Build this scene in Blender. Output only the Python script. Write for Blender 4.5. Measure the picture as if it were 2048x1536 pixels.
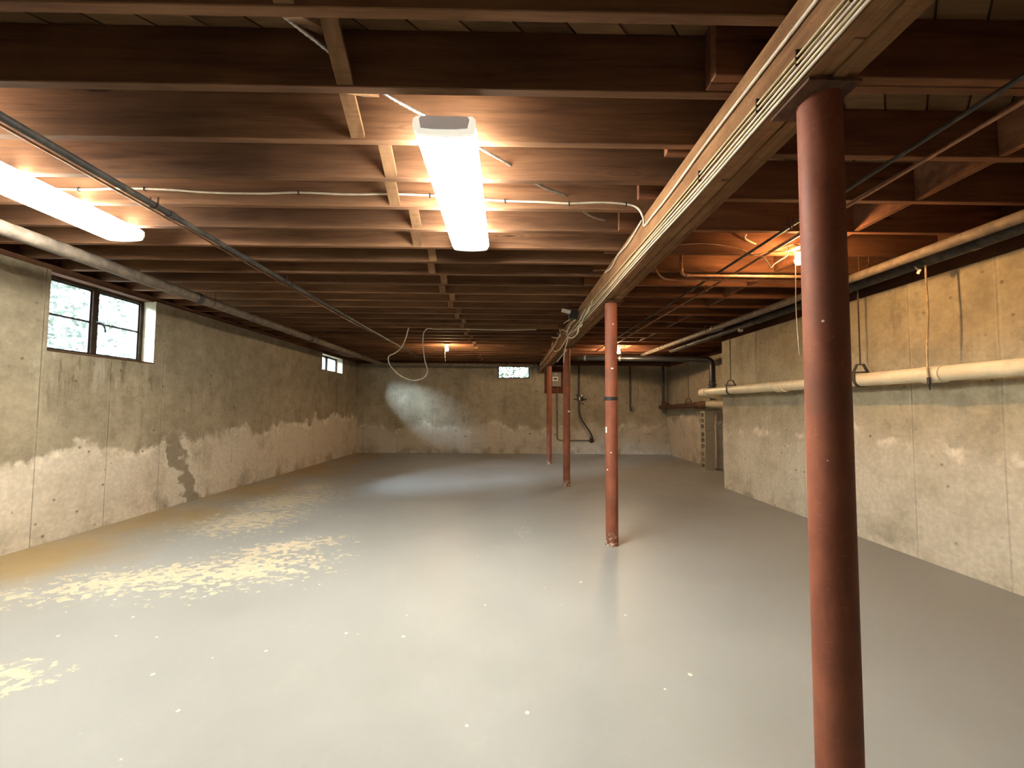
import bpy, math, random
from mathutils import Vector, Matrix
random.seed(7)
for o in list(bpy.data.objects):
    bpy.data.objects.remove(o, do_unlink=True)
SC = bpy.context.scene
COL = SC.collection

# ------------------------------------------------------------------ camera
F_PX = 795.0
CAM_Z = 1.20
YAW, PITCH, ROLL, SHIFT = math.atan(10/795), math.atan(38/795), 0.0069, 12/2048
cam_d = bpy.data.cameras.new('camera')
cam_d.sensor_width = 36.0
cam_d.lens = F_PX/2048*36.0
cam_d.shift_y = SHIFT
cam_d.clip_start = 0.02
cam = bpy.data.objects.new('camera', cam_d)
COL.objects.link(cam)
CAM_R = (Matrix.Rotation(-YAW, 3, 'Z') @ Matrix.Rotation(math.pi/2+PITCH, 3, 'X') @ Matrix.Rotation(ROLL, 3, 'Z'))
cam.matrix_world = Matrix.Translation((0, 0, CAM_Z)) @ CAM_R.to_4x4()
SC.camera = cam

def at(px, py, X=None, Y=None, Z=None):
    """the point of the room seen at a pixel, on a plane X=, Y= or Z= of the room"""
    d = CAM_R @ Vector(((px-1024)/F_PX, -(py-768)/F_PX + SHIFT*2048/F_PX, -1.0))
    if X is not None: t = X/d.x
    elif Y is not None: t = Y/d.y
    else: t = (Z-CAM_Z)/d.z
    return Vector((0, 0, CAM_Z)) + d*t

# ------------------------------------------------------------------ world and light
SC.view_settings.view_transform = 'Standard'
SC.view_settings.look = 'None'
SC.view_settings.gamma = 1.0
SC.view_settings.use_curve_mapping = False
SC.view_settings.exposure = 0.0
FIXTURE_STRENGTH = 120.0
BULB_STRENGTH = 1400.0
world = bpy.data.worlds.new('sky')
SC.world = world
world.use_nodes = True
wn = world.node_tree
bg = wn.nodes['Background']
bg.inputs['Color'].default_value = (0.80, 0.90, 1.0, 1)
bg.inputs['Strength'].default_value = 13.0
sun_d = bpy.data.lights.new('sun', 'SUN')
sun_d.energy = 75.0
sun_d.angle = math.radians(25)
sun_d.color = (0.68, 0.82, 1.0)
sun = bpy.data.objects.new('sun', sun_d)
COL.objects.link(sun)
sun.rotation_euler = Vector((1.6, 1.45, -0.9)).to_track_quat('-Z', 'Y').to_euler()

# ------------------------------------------------------------------ room numbers
JZ = 2.452            # underside of the joists
JH, JT = 0.235, 0.038
SUBZ = JZ + JH
XL, XR, XR2 = -4.03, 3.385, 4.35
YF, YB, YC = 10.77, -2.2, 6.19
BZ0 = 2.185           # underside of the girder
BX0, BX1 = 0.875, 1.027
PX = 0.945            # column line

# ------------------------------------------------------------------ mesh helpers
class MB:
    def __init__(s): s.v = []; s.f = []
    def add(s, vs, fs):
        o = len(s.v); s.v += [tuple(v) for v in vs]; s.f += [tuple(i+o for i in f) for f in fs]; return s
    def box(s, x0, x1, y0, y1, z0, z1):
        vs = [(x0,y0,z0),(x1,y0,z0),(x1,y1,z0),(x0,y1,z0),(x0,y0,z1),(x1,y0,z1),(x1,y1,z1),(x0,y1,z1)]
        return s.add(vs, [(0,3,2,1),(4,5,6,7),(0,1,5,4),(1,2,6,5),(2,3,7,6),(3,0,4,7)])
    def cbox(s, x0, x1, y0, y1, z0, z1, b):
        """box with chamfered long edges in all directions (24 verts)"""
        vs = []; idx = {}
        xs, ys, zs = (x0,x1), (y0,y1), (z0,z1)
        for i in (0,1):
            for j in (0,1):
                for k in (0,1):
                    sx, sy, sz = (1,-1)[i], (1,-1)[j], (1,-1)[k]
                    idx[i,j,k,'x'] = len(vs); vs.append((xs[i], ys[j]+sy*b, zs[k]+sz*b))
                    idx[i,j,k,'y'] = len(vs); vs.append((xs[i]+sx*b, ys[j], zs[k]+sz*b))
                    idx[i,j,k,'z'] = len(vs); vs.append((xs[i]+sx*b, ys[j]+sy*b, zs[k]))
        fs = []
        for a in (0,1):
            q = [(a,0,0,'x'),(a,1,0,'x'),(a,1,1,'x'),(a,0,1,'x')]; fs.append([idx[t] for t in (q if a else q[::-1])])
            q = [(0,a,0,'y'),(0,a,1,'y'),(1,a,1,'y'),(1,a,0,'y')]; fs.append([idx[t] for t in (q if a else q[::-1])])
            q = [(0,0,a,'z'),(1,0,a,'z'),(1,1,a,'z'),(0,1,a,'z')]; fs.append([idx[t] for t in (q if a else q[::-1])])
        for i in (0,1):
            for j in (0,1):
                fs.append([idx[i,j,0,'x'],idx[i,j,0,'y'],idx[i,j,1,'y'],idx[i,j,1,'x']])
                fs.append([idx[i,0,j,'x'],idx[i,0,j,'z'],idx[i,1,j,'z'],idx[i,1,j,'x']])
                fs.append([idx[0,i,j,'y'],idx[0,i,j,'z'],idx[1,i,j,'z'],idx[1,i,j,'y']])
                for k in (0,1):
                    fs.append([idx[i,j,k,'x'],idx[i,j,k,'y'],idx[i,j,k,'z']])
        return s.add(vs, fs)
    def obox(s, c, ax, ay, az, hx, hy, hz):
        c, ax, ay, az = Vector(c), Vector(ax), Vector(ay), Vector(az)
        vs = [c+ax*(hx*i)+ay*(hy*j)+az*(hz*k) for k in (-1,1) for i,j in ((-1,-1),(1,-1),(1,1),(-1,1))]
        return s.add(vs, [(0,3,2,1),(4,5,6,7),(0,1,5,4),(1,2,6,5),(2,3,7,6),(3,0,4,7)])
    def tube(s, pts, r, n=10, cap=True):
        pts = [Vector(p) for p in pts]
        m = len(pts); rs = r if isinstance(r, (list, tuple)) else [r]*m
        t0 = (pts[1]-pts[0]).normalized()
        ref = Vector((0,0,1)) if abs(t0.z) < 0.9 else Vector((1,0,0))
        u = t0.cross(ref).normalized()
        o = len(s.v)
        for i, p in enumerate(pts):
            a = pts[max(i-1,0)]; b = pts[min(i+1,m-1)]
            t = (b-a).normalized()
            u = (u - t*u.dot(t)).normalized()
            w = t.cross(u)
            for k in range(n):
                q = 2*math.pi*k/n
                s.v.append(tuple(p + (u*math.cos(q)+w*math.sin(q))*rs[i]))
        for i in range(m-1):
            for k in range(n):
                a = o+i*n+k; b = o+i*n+(k+1)%n
                s.f.append((a, b, b+n, a+n))
        if cap:
            s.f.append(tuple(o+k for k in range(n))[::-1]); s.f.append(tuple(o+(m-1)*n+k for k in range(n)))
        return s
    def lathe(s, prof, c, n=24):
        """profile of (radius, height) about a vertical axis at c"""
        return s.tube([(c[0],c[1],c[2]+h) for _,h in prof], [max(r,1e-4) for r,_ in prof], n)
    def sphere(s, c, r, n=16, m=10, sz=1.0):
        prof = [(r*math.sin(math.pi*i/m), -r*sz*math.cos(math.pi*i/m)) for i in range(m+1)]
        prof[0] = (1e-4, -r*sz); prof[-1] = (1e-4, r*sz)
        return s.lathe(prof, c, n)
    def mesh(s, name, off=(0,0,0), smooth=None):
        me = bpy.data.meshes.new(name)
        me.from_pydata([(x-off[0],y-off[1],z-off[2]) for x,y,z in s.v], [], s.f)
        me.update()
        import bmesh
        b = bmesh.new(); b.from_mesh(me); bmesh.ops.recalc_face_normals(b, faces=b.faces); b.to_mesh(me); b.free()
        if smooth:
            for p in me.polygons: p.use_smooth = True
            me.set_sharp_from_angle(angle=math.radians(smooth))
        return me

ORG = {}
def link(name, me, mat, parent=None, loc=(0,0,0), wloc=None):
    o = bpy.data.objects.new(name, me); COL.objects.link(o)
    if me is not None and mat is not None and not me.materials: me.materials.append(mat)
    if parent is not None: o.parent = parent
    o.location = loc
    ORG[o] = Vector(wloc if wloc is not None else loc)
    return o
def build(mb, name, mat, parent=None, smooth=None, loc=None):
    """world-space geometry -> object (origin at loc or at its parent's origin)"""
    if parent is not None:
        po = ORG[parent]
        return link(name, mb.mesh(name, po, smooth), mat, parent, (0,0,0), po)
    loc = loc or (0,0,0)
    return link(name, mb.mesh(name, loc, smooth), mat, None, loc)
def tag(o, label, cat, group=None):
    o['label'] = label; o['category'] = cat
    if group: o['group'] = group
    return o
def thing(name, label, cat, loc=(0,0,0), group=None):
    o = bpy.data.objects.new(name, None); COL.objects.link(o)
    o.location = loc; o.empty_display_size = 0.05; ORG[o] = Vector(loc)
    return tag(o, label, cat, group)
def struct(mb, name, mat, label=None, parent=None, smooth=None):
    o = build(mb, name, mat, parent, smooth)
    if parent is None:
        o['kind'] = 'structure'
        if label: o['label'] = label; 
    return o
def smooth_path(pts, k=6):
    """Catmull-Rom through the points"""
    P = [Vector(p) for p in pts]; P = [P[0]*2-P[1]] + P + [P[-1]*2-P[-2]]
    out = []
    for i in range(1, len(P)-2):
        for j in range(k):
            t = j/k
            out.append(0.5*((2*P[i]) + (P[i+1]-P[i-1])*t + (2*P[i-1]-5*P[i]+4*P[i+1]-P[i+2])*t*t + (3*P[i]-P[i-1]-3*P[i+1]+P[i+2])*t**3))
    out.append(P[-2]); return out
def elbow(a, c, b, r, n=6):
    """a rounded corner a-c-b: points of the path with bend radius r"""
    a, c, b = Vector(a), Vector(c), Vector(b)
    p, q = c+(a-c).normalized()*r, c+(b-c).normalized()*r
    return [p*(1-t)**2 + c*(2*t*(1-t)) + q*t*t for t in [i/n for i in range(n+1)]]

# ------------------------------------------------------------------ materials
class NT:
    def __init__(s, name):
        s.m = bpy.data.materials.new(name); s.m.use_nodes = True
        s.t = s.m.node_tree; s.t.nodes.clear()
        s.out = s.t.nodes.new('ShaderNodeOutputMaterial')
        s.b = s.t.nodes.new('ShaderNodeBsdfPrincipled')
        s.l(s.b.outputs[0], s.out.inputs[0])
    def l(s, a, b): s.t.links.new(a, b)
    def n(s, ty, **kw):
        nd = s.t.nodes.new('ShaderNode'+ty)
        for k, v in kw.items(): setattr(nd, k, v)
        return nd
    def put(s, sock, v):
        if isinstance(v, (int, float)): sock.default_value = v
        elif isinstance(v, (tuple, list)):
            if len(v) == 3 and sock.type == 'RGBA': v = (*v, 1)
            sock.default_value = v
        else: s.l(v, sock)
    def pos(s): return s.n('NewGeometry').outputs['Position']
    def obj(s): return s.n('TexCoord').outputs['Object']
    def rnd(s): return s.n('ObjectInfo').outputs['Random']
    def map(s, v, scale=(1,1,1), loc=(0,0,0), rot=(0,0,0)):
        m = s.n('Mapping'); s.l(v, m.inputs[0])
        s.put(m.inputs['Location'], loc); s.put(m.inputs['Rotation'], rot); s.put(m.inputs['Scale'], scale)
        return m.outputs[0]
    def noise(s, v, scale=5, detail=4, rough=0.55, dist=0.0):
        m = s.n('TexNoise'); s.l(v, m.inputs['Vector'])
        m.inputs['Scale'].default_value = scale; m.inputs['Detail'].default_value = detail
        m.inputs['Roughness'].default_value = rough; m.inputs['Distortion'].default_value = dist
        return m.outputs[0]
    def vor(s, v, scale=5, rand=1.0, out='Distance'):
        m = s.n('TexVoronoi'); s.l(v, m.inputs['Vector'])
        m.inputs['Scale'].default_value = scale; m.inputs['Randomness'].default_value = rand
        return m.outputs[out]
    def ma(s, op, a, b=0.0, c=None, clamp=False):
        m = s.n('Math', operation=op); m.use_clamp = clamp
        s.put(m.inputs[0], a); s.put(m.inputs[1], b)
        if c is not None: s.put(m.inputs[2], c)
        return m.outputs[0]
    def ss(s, v, lo, hi, a=0.0, b=1.0):
        m = s.n('MapRange', interpolation_type='SMOOTHSTEP')
        s.put(m.inputs[0], v); s.put(m.inputs[1], lo); s.put(m.inputs[2], hi); s.put(m.inputs[3], a); s.put(m.inputs[4], b)
        return m.outputs[0]
    def mix(s, f, a, b, mode='MIX'):
        m = s.n('MixRGB', blend_type=mode)
        s.put(m.inputs[0], f); s.put(m.inputs[1], a); s.put(m.inputs[2], b)
        return m.outputs[0]
    def ramp(s, v, stops):
        m = s.n('ValToRGB'); s.put(m.inputs[0], v)
        e = m.color_ramp.elements
        while len(e) < len(stops): e.new(0.5)
        for i, (p, c) in enumerate(stops): e[i].position = p; e[i].color = (*c, 1)
        return m.outputs[0]
    def sep(s, v):
        m = s.n('SeparateXYZ'); s.l(v, m.inputs[0]); return m.outputs
    def bump(s, h, dist=0.01, strength=0.5):
        m = s.n('Bump'); m.inputs['Distance'].default_value = dist; m.inputs['Strength'].default_value = strength
        s.put(m.inputs['Height'], h); s.l(m.outputs[0], s.b.inputs['Normal'])
    def fin(s, col=None, rough=0.8, spec=0.3, metal=0.0):
        if col is not None: s.put(s.b.inputs['Base Color'], col)
        s.put(s.b.inputs['Roughness'], rough); s.put(s.b.inputs['Metallic'], metal)
        s.b.inputs['Specular IOR Level'].default_value = spec
        return s.m

def mat_wood(name, dark, light, scale=(1.3, 16, 16), vary=(0.6, 1.1), knots=True, rough=0.85):
    t = NT(name); r = t.rnd()
    off = t.n('CombineXYZ'); t.put(off.inputs[0], t.ma('MULTIPLY', r, 37.0)); t.put(off.inputs[1], t.ma('MULTIPLY', r, 11.0)); t.put(off.inputs[2], t.ma('MULTIPLY', r, 23.0))
    va = t.n('VectorMath', operation='ADD'); t.l(t.obj(), va.inputs[0]); t.l(off.outputs[0], va.inputs[1])
    v = va.outputs[0]
    g = t.noise(t.map(v, scale), 1.0, 6, 0.6, 0.6)
    w = t.noise(t.map(v, (0.7, 4, 4)), 1.6, 3, 0.5, 0.3)
    f = t.n('TexNoise'); 
    fine = t.noise(t.map(v, (4, 90, 90)), 1.0, 3, 0.6)
    c = t.ramp(t.ma('ADD', t.ma('MULTIPLY', g, 0.65), t.ma('MULTIPLY', w, 0.35)), [(0.32, dark), (0.68, light)])
    c = t.mix(t.ss(fine, 0.5, 0.75, 0, 0.35), c, tuple(x*0.45 for x in dark))
    if knots:
        k = t.vor(t.map(v, (0.7, 4.2, 4.2)), 1.7)
        c = t.mix(t.ss(k, 0.03, 0.11, 0.8, 0), c, tuple(x*0.3 for x in dark))
        rings = t.ma('SINE', t.ma('MULTIPLY', k, 60.0))
        c = t.mix(t.ma('MULTIPLY', t.ss(k, 0.08, 0.32, 0.35, 0), t.ss(rings, 0, 1)), c, tuple(x*0.5 for x in dark))
    blot = t.noise(v, 1.1, 3)
    c = t.mix(t.ss(blot, 0.5, 0.72, 0, 0.45), c, tuple(x*0.5 for x in dark))
    val = t.n('MapRange'); t.put(val.inputs[0], r); val.inputs[3].default_value, val.inputs[4].default_value = vary
    hs = t.n('HueSaturation'); t.l(val.outputs[0], hs.inputs['Value']); t.l(c, hs.inputs['Color'])
    t.bump(fine, 0.002, 0.4)
    return t.fin(hs.outputs[0], rough, 0.15)

def mat_concrete(name, axis, lo, hi, light, thr, slope, lightamt=0.85, pitch=0.61, phase=0.0, up=None, extra=None, soft=0.06, seams=0.35):
    """poured wall: panel seams, tie holes, runs, pale efflorescence at the foot"""
    t = NT(name); p = t.pos(); sx = t.sep(p)
    u = sx['XYZ'.index(axis)]; z = sx[2]
    n1 = t.noise(p, 0.9, 7, 0.62, 0.5)
    st = t.noise(t.map(p, (3.2, 3.2, 0.42)), 1.0, 6, 0.65)
    fine = t.noise(p, 26, 4, 0.6)
    c = t.ramp(t.ma('ADD', t.ma('MULTIPLY', n1, 0.6), t.ma('MULTIPLY', st, 0.4)), [(0.34, lo), (0.64, hi)])
    mot = t.noise(p, 4.5, 8, 0.75)
    c = t.mix(t.ss(mot, 0.45, 0.66, 0, 0.5), c, tuple(x*0.62 for x in lo))
    c = t.mix(t.ss(mot, 0.47, 0.34, 0, 0.35), c, tuple(min(1, x*1.12) for x in hi))
    # panels
    pu = t.ma('ADD', t.ma('DIVIDE', u, pitch), phase)
    cell = t.n('TexWhiteNoise', noise_dimensions='1D'); t.put(cell.inputs['W'], t.ma('FLOOR', pu))
    c = t.mix(t.ma('MULTIPLY', cell.outputs[0], 0.22), c, tuple(x*0.55 for x in lo))
    # upper-wall grime (irregular) / runs
    run = t.noise(t.map(p, (7, 7, 0.5)), 1.0, 5, 0.7)
    c = t.mix(t.ma('MULTIPLY', t.ss(run, 0.55, 0.75), t.ss(t.noise(p, 1.7, 2), 0.42, 0.62, 0, 0.6)), c, tuple(x*0.45 for x in lo))
    # efflorescence at the foot
    wob = t.ma('ADD', t.ma('MULTIPLY', t.noise(p, 1.5, 3), 0.9), t.ma('MULTIPLY', t.noise(t.map(p, (9, 9, 4)), 1.0, 5, 0.7), 0.28))
    lvl = t.ma('SUBTRACT', t.ma('ADD', z, wob), t.ma('ADD', t.ma('MULTIPLY', u, slope), thr + 0.59))
    foot = t.ss(lvl, soft, -soft)
    foot2 = t.ma('MULTIPLY', foot, t.ss(t.noise(p, 2.6, 5, 0.6), 0.30, 0.55, 0.45, 1.0))
    c = t.mix(t.ma('MULTIPLY', foot2, lightamt), c, light)
    edge = t.ma('MULTIPLY', t.ma('MULTIPLY', t.ss(lvl, -0.16, -0.04), t.ss(lvl, 0.05, 0.0)), t.ss(t.noise(p, 5, 4), 0.45, 0.65))
    c = t.mix(t.ma('MULTIPLY', edge, 0.7), c, tuple(min(1, x*1.25) for x in light))
    # damp dark at the very foot
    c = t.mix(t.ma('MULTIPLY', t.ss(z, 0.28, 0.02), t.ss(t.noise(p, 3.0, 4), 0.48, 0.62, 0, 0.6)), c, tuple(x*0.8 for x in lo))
    # seams
    fr = t.ma('ABSOLUTE', t.ma('SUBTRACT', t.ma('FRACT', pu), 0.5))
    seam = t.ma('MULTIPLY', t.ss(fr, 0.488, 0.497), t.ss(t.noise(t.map(p, (1, 1, 5)), 1.0, 3), 0.36, 0.55, 0.15, 1.0))
    c = t.mix(t.ma('MULTIPLY', seam, seams), c, tuple(x*0.5 for x in lo))
    seam2 = t.ma('MULTIPLY', t.ss(fr, 0.462, 0.48), t.ss(fr, 0.490, 0.484))
    c = t.mix(t.ma('MULTIPLY', seam2, 0.12), c, light)
    # tie holes and pits
    tie = t.vor(t.map(p, (1.6, 1.6, 2.4)), 1.0, 0.35)
    c = t.mix(t.ss(tie, 0.035, 0.075, 0.65, 0), c, tuple(x*0.35 for x in lo))
    pit = t.vor(p, 7.0)
    c = t.mix(t.ma('MULTIPLY', t.ss(pit, 0.05, 0.13, 0.7, 0), t.ss(t.noise(p, 2.2, 2), 0.40, 0.55)), c, tuple(x*0.35 for x in lo))
    c = t.mix(t.ss(fine, 0.35, 0.7, 0.22, 0), c, tuple(x*0.6 for x in lo))
    if extra: c = extra(t, p, sx, c)
    h = t.ma('SUBTRACT', t.ma('ADD', t.ma('MULTIPLY', fine, 0.3), t.ma('MULTIPLY', st, 0.3)), t.ma('ADD', seam, t.ss(pit, 0.05, 0.13, 0.5, 0)))
    t.bump(h, 0.006, 0.6)
    return t.fin(c, 0.9, 0.2)

def ell(t, p, cx, cy, rx, ry, ang):
    """1 at the middle of an ellipse on the floor, 0 at its rim, negative outside"""
    v = t.n('VectorMath', operation='SUBTRACT'); t.l(p, v.inputs[0]); v.inputs[1].default_value = (cx, cy, 0)
    r = t.n('VectorRotate', rotation_type='Z_AXIS'); t.l(v.outputs[0], r.inputs[0]); r.inputs['Angle'].default_value = -math.radians(ang)
    m = t.n('VectorMath', operation='MULTIPLY'); t.l(r.outputs[0], m.inputs[0]); m.inputs[1].default_value = (1/rx, 1/ry, 0)
    ln = t.n('VectorMath', operation='LENGTH'); t.l(m.outputs[0], ln.inputs[0])
    return t.ma('SUBTRACT', 1.0, ln.outputs['Value'])

def mat_floor():
    t = NT('floor_paint'); p = t.pos(); sx = t.sep(p)
    big = t.noise(p, 0.55, 3); mid = t.noise(p, 2.3, 5, 0.6)
    c = t.ramp(t.ma('ADD', t.ma('MULTIPLY', big, 0.5), t.ma('MULTIPLY', mid, 0.5)), [(0.35, (0.255, 0.256, 0.24)), (0.65, (0.305, 0.305, 0.288))])
    # ochre damp staining along the left wall
    och = t.ma('MULTIPLY', t.ss(t.ma('ADD', sx[0], t.ma('MULTIPLY', t.noise(p, 1.3, 4), 1.2)), -2.25, -2.9), t.ss(t.noise(p, 1.1, 3), 0.36, 0.6, 0.35, 0.9))
    c = t.mix(och, c, (0.33, 0.225, 0.095))
    # wear, dust and scuffs
    c = t.mix(t.ss(t.noise(p, 4.5, 6, 0.7), 0.56, 0.72, 0, 0.25), c, (0.34, 0.335, 0.285))
    # where the paint has peeled to pale concrete
    f = None
    for a in ((-2.55, 2.86, 0.80, 0.26, 22), (-1.95, 3.02, 0.62, 0.36, 22), (-2.72, 4.35, 0.62, 0.52, 60), (-2.80, 5.25, 0.80, 0.55, 82), (-2.9, 6.1, 0.5, 0.35, 90), (-2.28, 1.78, 0.30, 0.17, 20), (-1.9, 3.5, 0.5, 0.2, 30)):
        e = ell(t, p, *a)
        f = e if f is None else t.ma('MAXIMUM', f, e)
    f = t.ma('MAXIMUM', f, -1.2)
    blob = t.noise(t.map(p, (1.0, 1.3, 1.0), rot=(0, 0, 0.35)), 12.0, 5, 0.66, 0.3)
    pm = t.ss(t.ma('ADD', t.ma('MULTIPLY', f, 0.25), t.ma('MULTIPLY', t.ma('SUBTRACT', blob, 0.5), 1.5)), 0.10, 0.118)
    c = t.mix(pm, c, t.mix(t.noise(p, 14, 3), (0.44, 0.375, 0.26), (0.55, 0.49, 0.365)))
    # stray flecks of white
    fl = t.vor(p, 9.5); flc = t.vor(p, 9.5, out='Color'); fr = t.sep(flc)
    zone = t.ma('MAXIMUM', ell(t, p, -0.2, 2.0, 1.3, 1.3, 0), ell(t, p, -1.7, 2.6, 1.5, 1.1, 0))
    sp = t.ma('MULTIPLY', t.ss(fl, t.ma('MULTIPLY', fr[0], 0.085), t.ma('MULTIPLY', fr[0], 0.11), 1, 0), t.ss(zone, -0.1, 0.1))
    sp = t.ma('MULTIPLY', sp, t.ss(fr[1], 0.30, 0.34))
    c = t.mix(sp, c, (0.62, 0.60, 0.52))
    dk = t.vor(t.map(p, (1, 1, 1), loc=(3.3, 1.7, 0)), 3.4); dkc = t.sep(t.vor(t.map(p, (1, 1, 1), loc=(3.3, 1.7, 0)), 3.4, out='Color'))
    c = t.mix(t.ma('MULTIPLY', t.ss(dk, 0.012, 0.03, 0.8, 0), t.ss(dkc[0], 0.4, 0.5)), c, (0.12, 0.11, 0.09))
    # pale scuffed swirl in the middle of the floor
    sw = t.ma('MULTIPLY', t.ss(ell(t, p, 0.17, 3.95, 0.14, 0.34, 10), 0.0, 0.5), t.ss(t.noise(t.map(p, (9, 3, 1)), 3.0, 5, 0.7, 2.0), 0.53, 0.60))
    c = t.mix(t.ma('MULTIPLY', sw, 0.5), c, (0.5, 0.49, 0.43))
    rough = t.ma('ADD', t.ss(mid, 0.3, 0.7, 0.40, 0.52), t.ma('MULTIPLY', pm, 0.25))
    t.bump(t.ma('ADD', t.ma('MULTIPLY', t.noise(p, 3, 3), 0.35), t.ma('MULTIPLY', pm, -0.25)), 0.004, 0.35)
    return t.fin(c, rough, 0.38)

def mat_plain(name, col, rough=0.5, spec=0.4, metal=0.0, vary=0.25, scale=18, dirt=None):
    t = NT(name); v = t.pos()
    n = t.noise(v, scale, 5, 0.6)
    c = t.mix(t.ss(n, 0.35, 0.7, 0, 1), tuple(x*(1-vary) for x in col), tuple(min(1, x*(1+vary)) for x in col))
    if dirt: c = t.mix(t.ss(t.noise(v, 4.5, 5, 0.7), 0.5, 0.7, 0, 0.7), c, dirt)
    t.bump(n, 0.0015, 0.3)
    return t.fin(c, rough, spec, metal)

def mat_column():
    t = NT('red_oxide_paint'); p = t.pos()
    n = t.noise(t.map(p, (1, 1, 0.45)), 9, 6, 0.65); s = t.noise(t.map(p, (1, 1, 2.5)), 60, 3)
    c = t.ramp(n, [(0.3, (0.145, 0.045, 0.027)), (0.7, (0.275, 0.096, 0.054))])
    c = t.mix(t.ss(s, 0.6, 0.75, 0, 0.4), c, (0.36, 0.15, 0.09))
    c = t.mix(t.ss(t.noise(p, 3.1, 4), 0.55, 0.7, 0, 0.5), c, (0.13, 0.06, 0.04))
    v = t.vor(p, 16); vc = t.sep(t.vor(p, 16, out='Color'))
    c = t.mix(t.ma('MULTIPLY', t.ss(v, 0.05, 0.075, 1, 0), t.ss(vc[0], 0.86, 0.88)), c, (0.7, 0.62, 0.52))
    # cement splash at the foot
    z = t.sep(p)[2]
    c = t.mix(t.ma('MULTIPLY', t.ss(z, 0.14, 0.0), t.ss(t.noise(p, 30, 4), 0.48, 0.58)), c, (0.45, 0.40, 0.34))
    t.bump(t.ma('ADD', n, s), 0.001, 0.35)
    return t.fin(c, t.ss(n, 0.3, 0.7, 0.55, 0.72), 0.22)

def mat_emit(name, col, strength):
    t = NT(name)
    t.put(t.b.inputs['Base Color'], (0.9, 0.9, 0.86)); t.b.inputs['Roughness'].default_value = 0.35
    t.put(t.b.inputs['Emission Color'], col); t.b.inputs['Emission Strength'].default_value = strength
    return t.m

def mat_glass():
    t = NT('window_glass'); p = t.pos()
    tr = t.n('BsdfTransparent'); tr.inputs[0].default_value = (0.93, 0.97, 0.96, 1)
    gl = t.n('BsdfGlossy'); gl.inputs['Roughness'].default_value = 0.08
    tl = t.n('BsdfTranslucent'); tl.inputs[0].default_value = (0.8, 0.85, 0.82, 1)
    m1 = t.n('MixShader'); m1.inputs[0].default_value = 0.05; t.l(tr.outputs[0], m1.inputs[1]); t.l(gl.outputs[0], m1.inputs[2])
    m2 = t.n('MixShader'); t.put(m2.inputs[0], t.ss(t.noise(p, 9, 5, 0.7), 0.4, 0.75, 0.01, 0.08)); t.l(m1.outputs[0], m2.inputs[1]); t.l(tl.outputs[0], m2.inputs[2])
    t.l(m2.outputs[0], t.out.inputs[0])
    return t.m

def crack(t, p, sx, c):
    """damp crack with a pale mineral crust low on the left wall, drips below the window"""
    y, z = sx[1], sx[2]
    w = t.ma('MULTIPLY', t.ma('SUBTRACT', t.noise(t.map(p, (1, 1, 1.6)), 4.0, 4), 0.5), 0.5)
    d = t.ma('SUBTRACT', t.ma('ADD', y, w), t.ma('SUBTRACT', 5.22, t.ma('MULTIPLY', z, 0.45)))
    inz = t.ss(z, 0.95, 0.75)
    dark = t.ma('MULTIPLY', t.ss(t.ma('ABSOLUTE', d), 0.13, 0.07), inz)
    c = t.mix(t.ma('MULTIPLY', dark, 0.7), c, (0.155, 0.125, 0.075))
    crust = t.ma('MULTIPLY', t.ss(t.ma('ABSOLUTE', t.ma('SUBTRACT', t.ma('ABSOLUTE', t.ma('SUBTRACT', d, 0.02)), 0.15)), 0.035, 0.015), t.ma('MULTIPLY', inz, t.ss(t.noise(p, 7, 3), 0.45, 0.55)))
    c = t.mix(crust, c, (0.60, 0.56, 0.47))
    # drips under the near window
    run = t.noise(t.map(p, (9, 9, 1.3)), 1.0, 5, 0.7)
    zone = t.ma('MULTIPLY', t.ma('MULTIPLY', t.ss(y, 3.3, 3.6), t.ss(y, 4.7, 4.5)), t.ma('MULTIPLY', t.ss(z, 1.0, 1.55), t.ss(z, 1.70, 1.66)))
    c = t.mix(t.ma('MULTIPLY', zone, t.ss(run, 0.5, 0.62, 0, 0.6)), c, (0.10, 0.075, 0.04))
    c = t.mix(t.ma('MULTIPLY', zone, t.ss(run, 0.44, 0.36, 0, 0.5)), c, (0.46, 0.42, 0.34))
    return c

M = {}
M['joist'] = mat_wood('joist_wood', (0.105, 0.050, 0.027), (0.275, 0.145, 0.076))
M['joist_red'] = mat_wood('joist_wood_red', (0.095, 0.038, 0.02), (0.255, 0.112, 0.055))
M['plank'] = mat_wood('subfloor_wood', (0.13, 0.07, 0.035), (0.28, 0.17, 0.09), vary=(0.5, 1.2), knots=False)
M['brace'] = mat_wood('bridging_wood', (0.16, 0.08, 0.036), (0.36, 0.21, 0.11), scale=(10, 2, 10), knots=False)
M['beam'] = mat_wood('girder_wood', (0.14, 0.066, 0.028), (0.34, 0.18, 0.085), scale=(16, 1.2, 16), vary=(0.75, 1.05))
M['sill'] = mat_wood('sill_wood', (0.050, 0.022, 0.012), (0.13, 0.06, 0.03), scale=(14, 1.0, 14))
M['board'] = mat_wood('backboard_wood', (0.10, 0.03, 0.016), (0.22, 0.075, 0.04), scale=(3, 3, 12))
M['frame'] = mat_wood('window_wood', (0.035, 0.022, 0.014), (0.10, 0.065, 0.04), scale=(8, 8, 8), knots=False)
M['wall_l'] = mat_concrete('concrete_left', 'Y', (0.27, 0.225, 0.148), (0.475, 0.41, 0.295), (0.70, 0.62, 0.50), 0.62, 0.035, phase=0.30, extra=crack, soft=0.07)
M['wall_f'] = mat_concrete('concrete_far', 'X', (0.255, 0.222, 0.155), (0.43, 0.385, 0.29), (0.56, 0.52, 0.44), 0.72, 0.0, 0.75, pitch=0.93, phase=0.15, soft=0.2)
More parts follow.
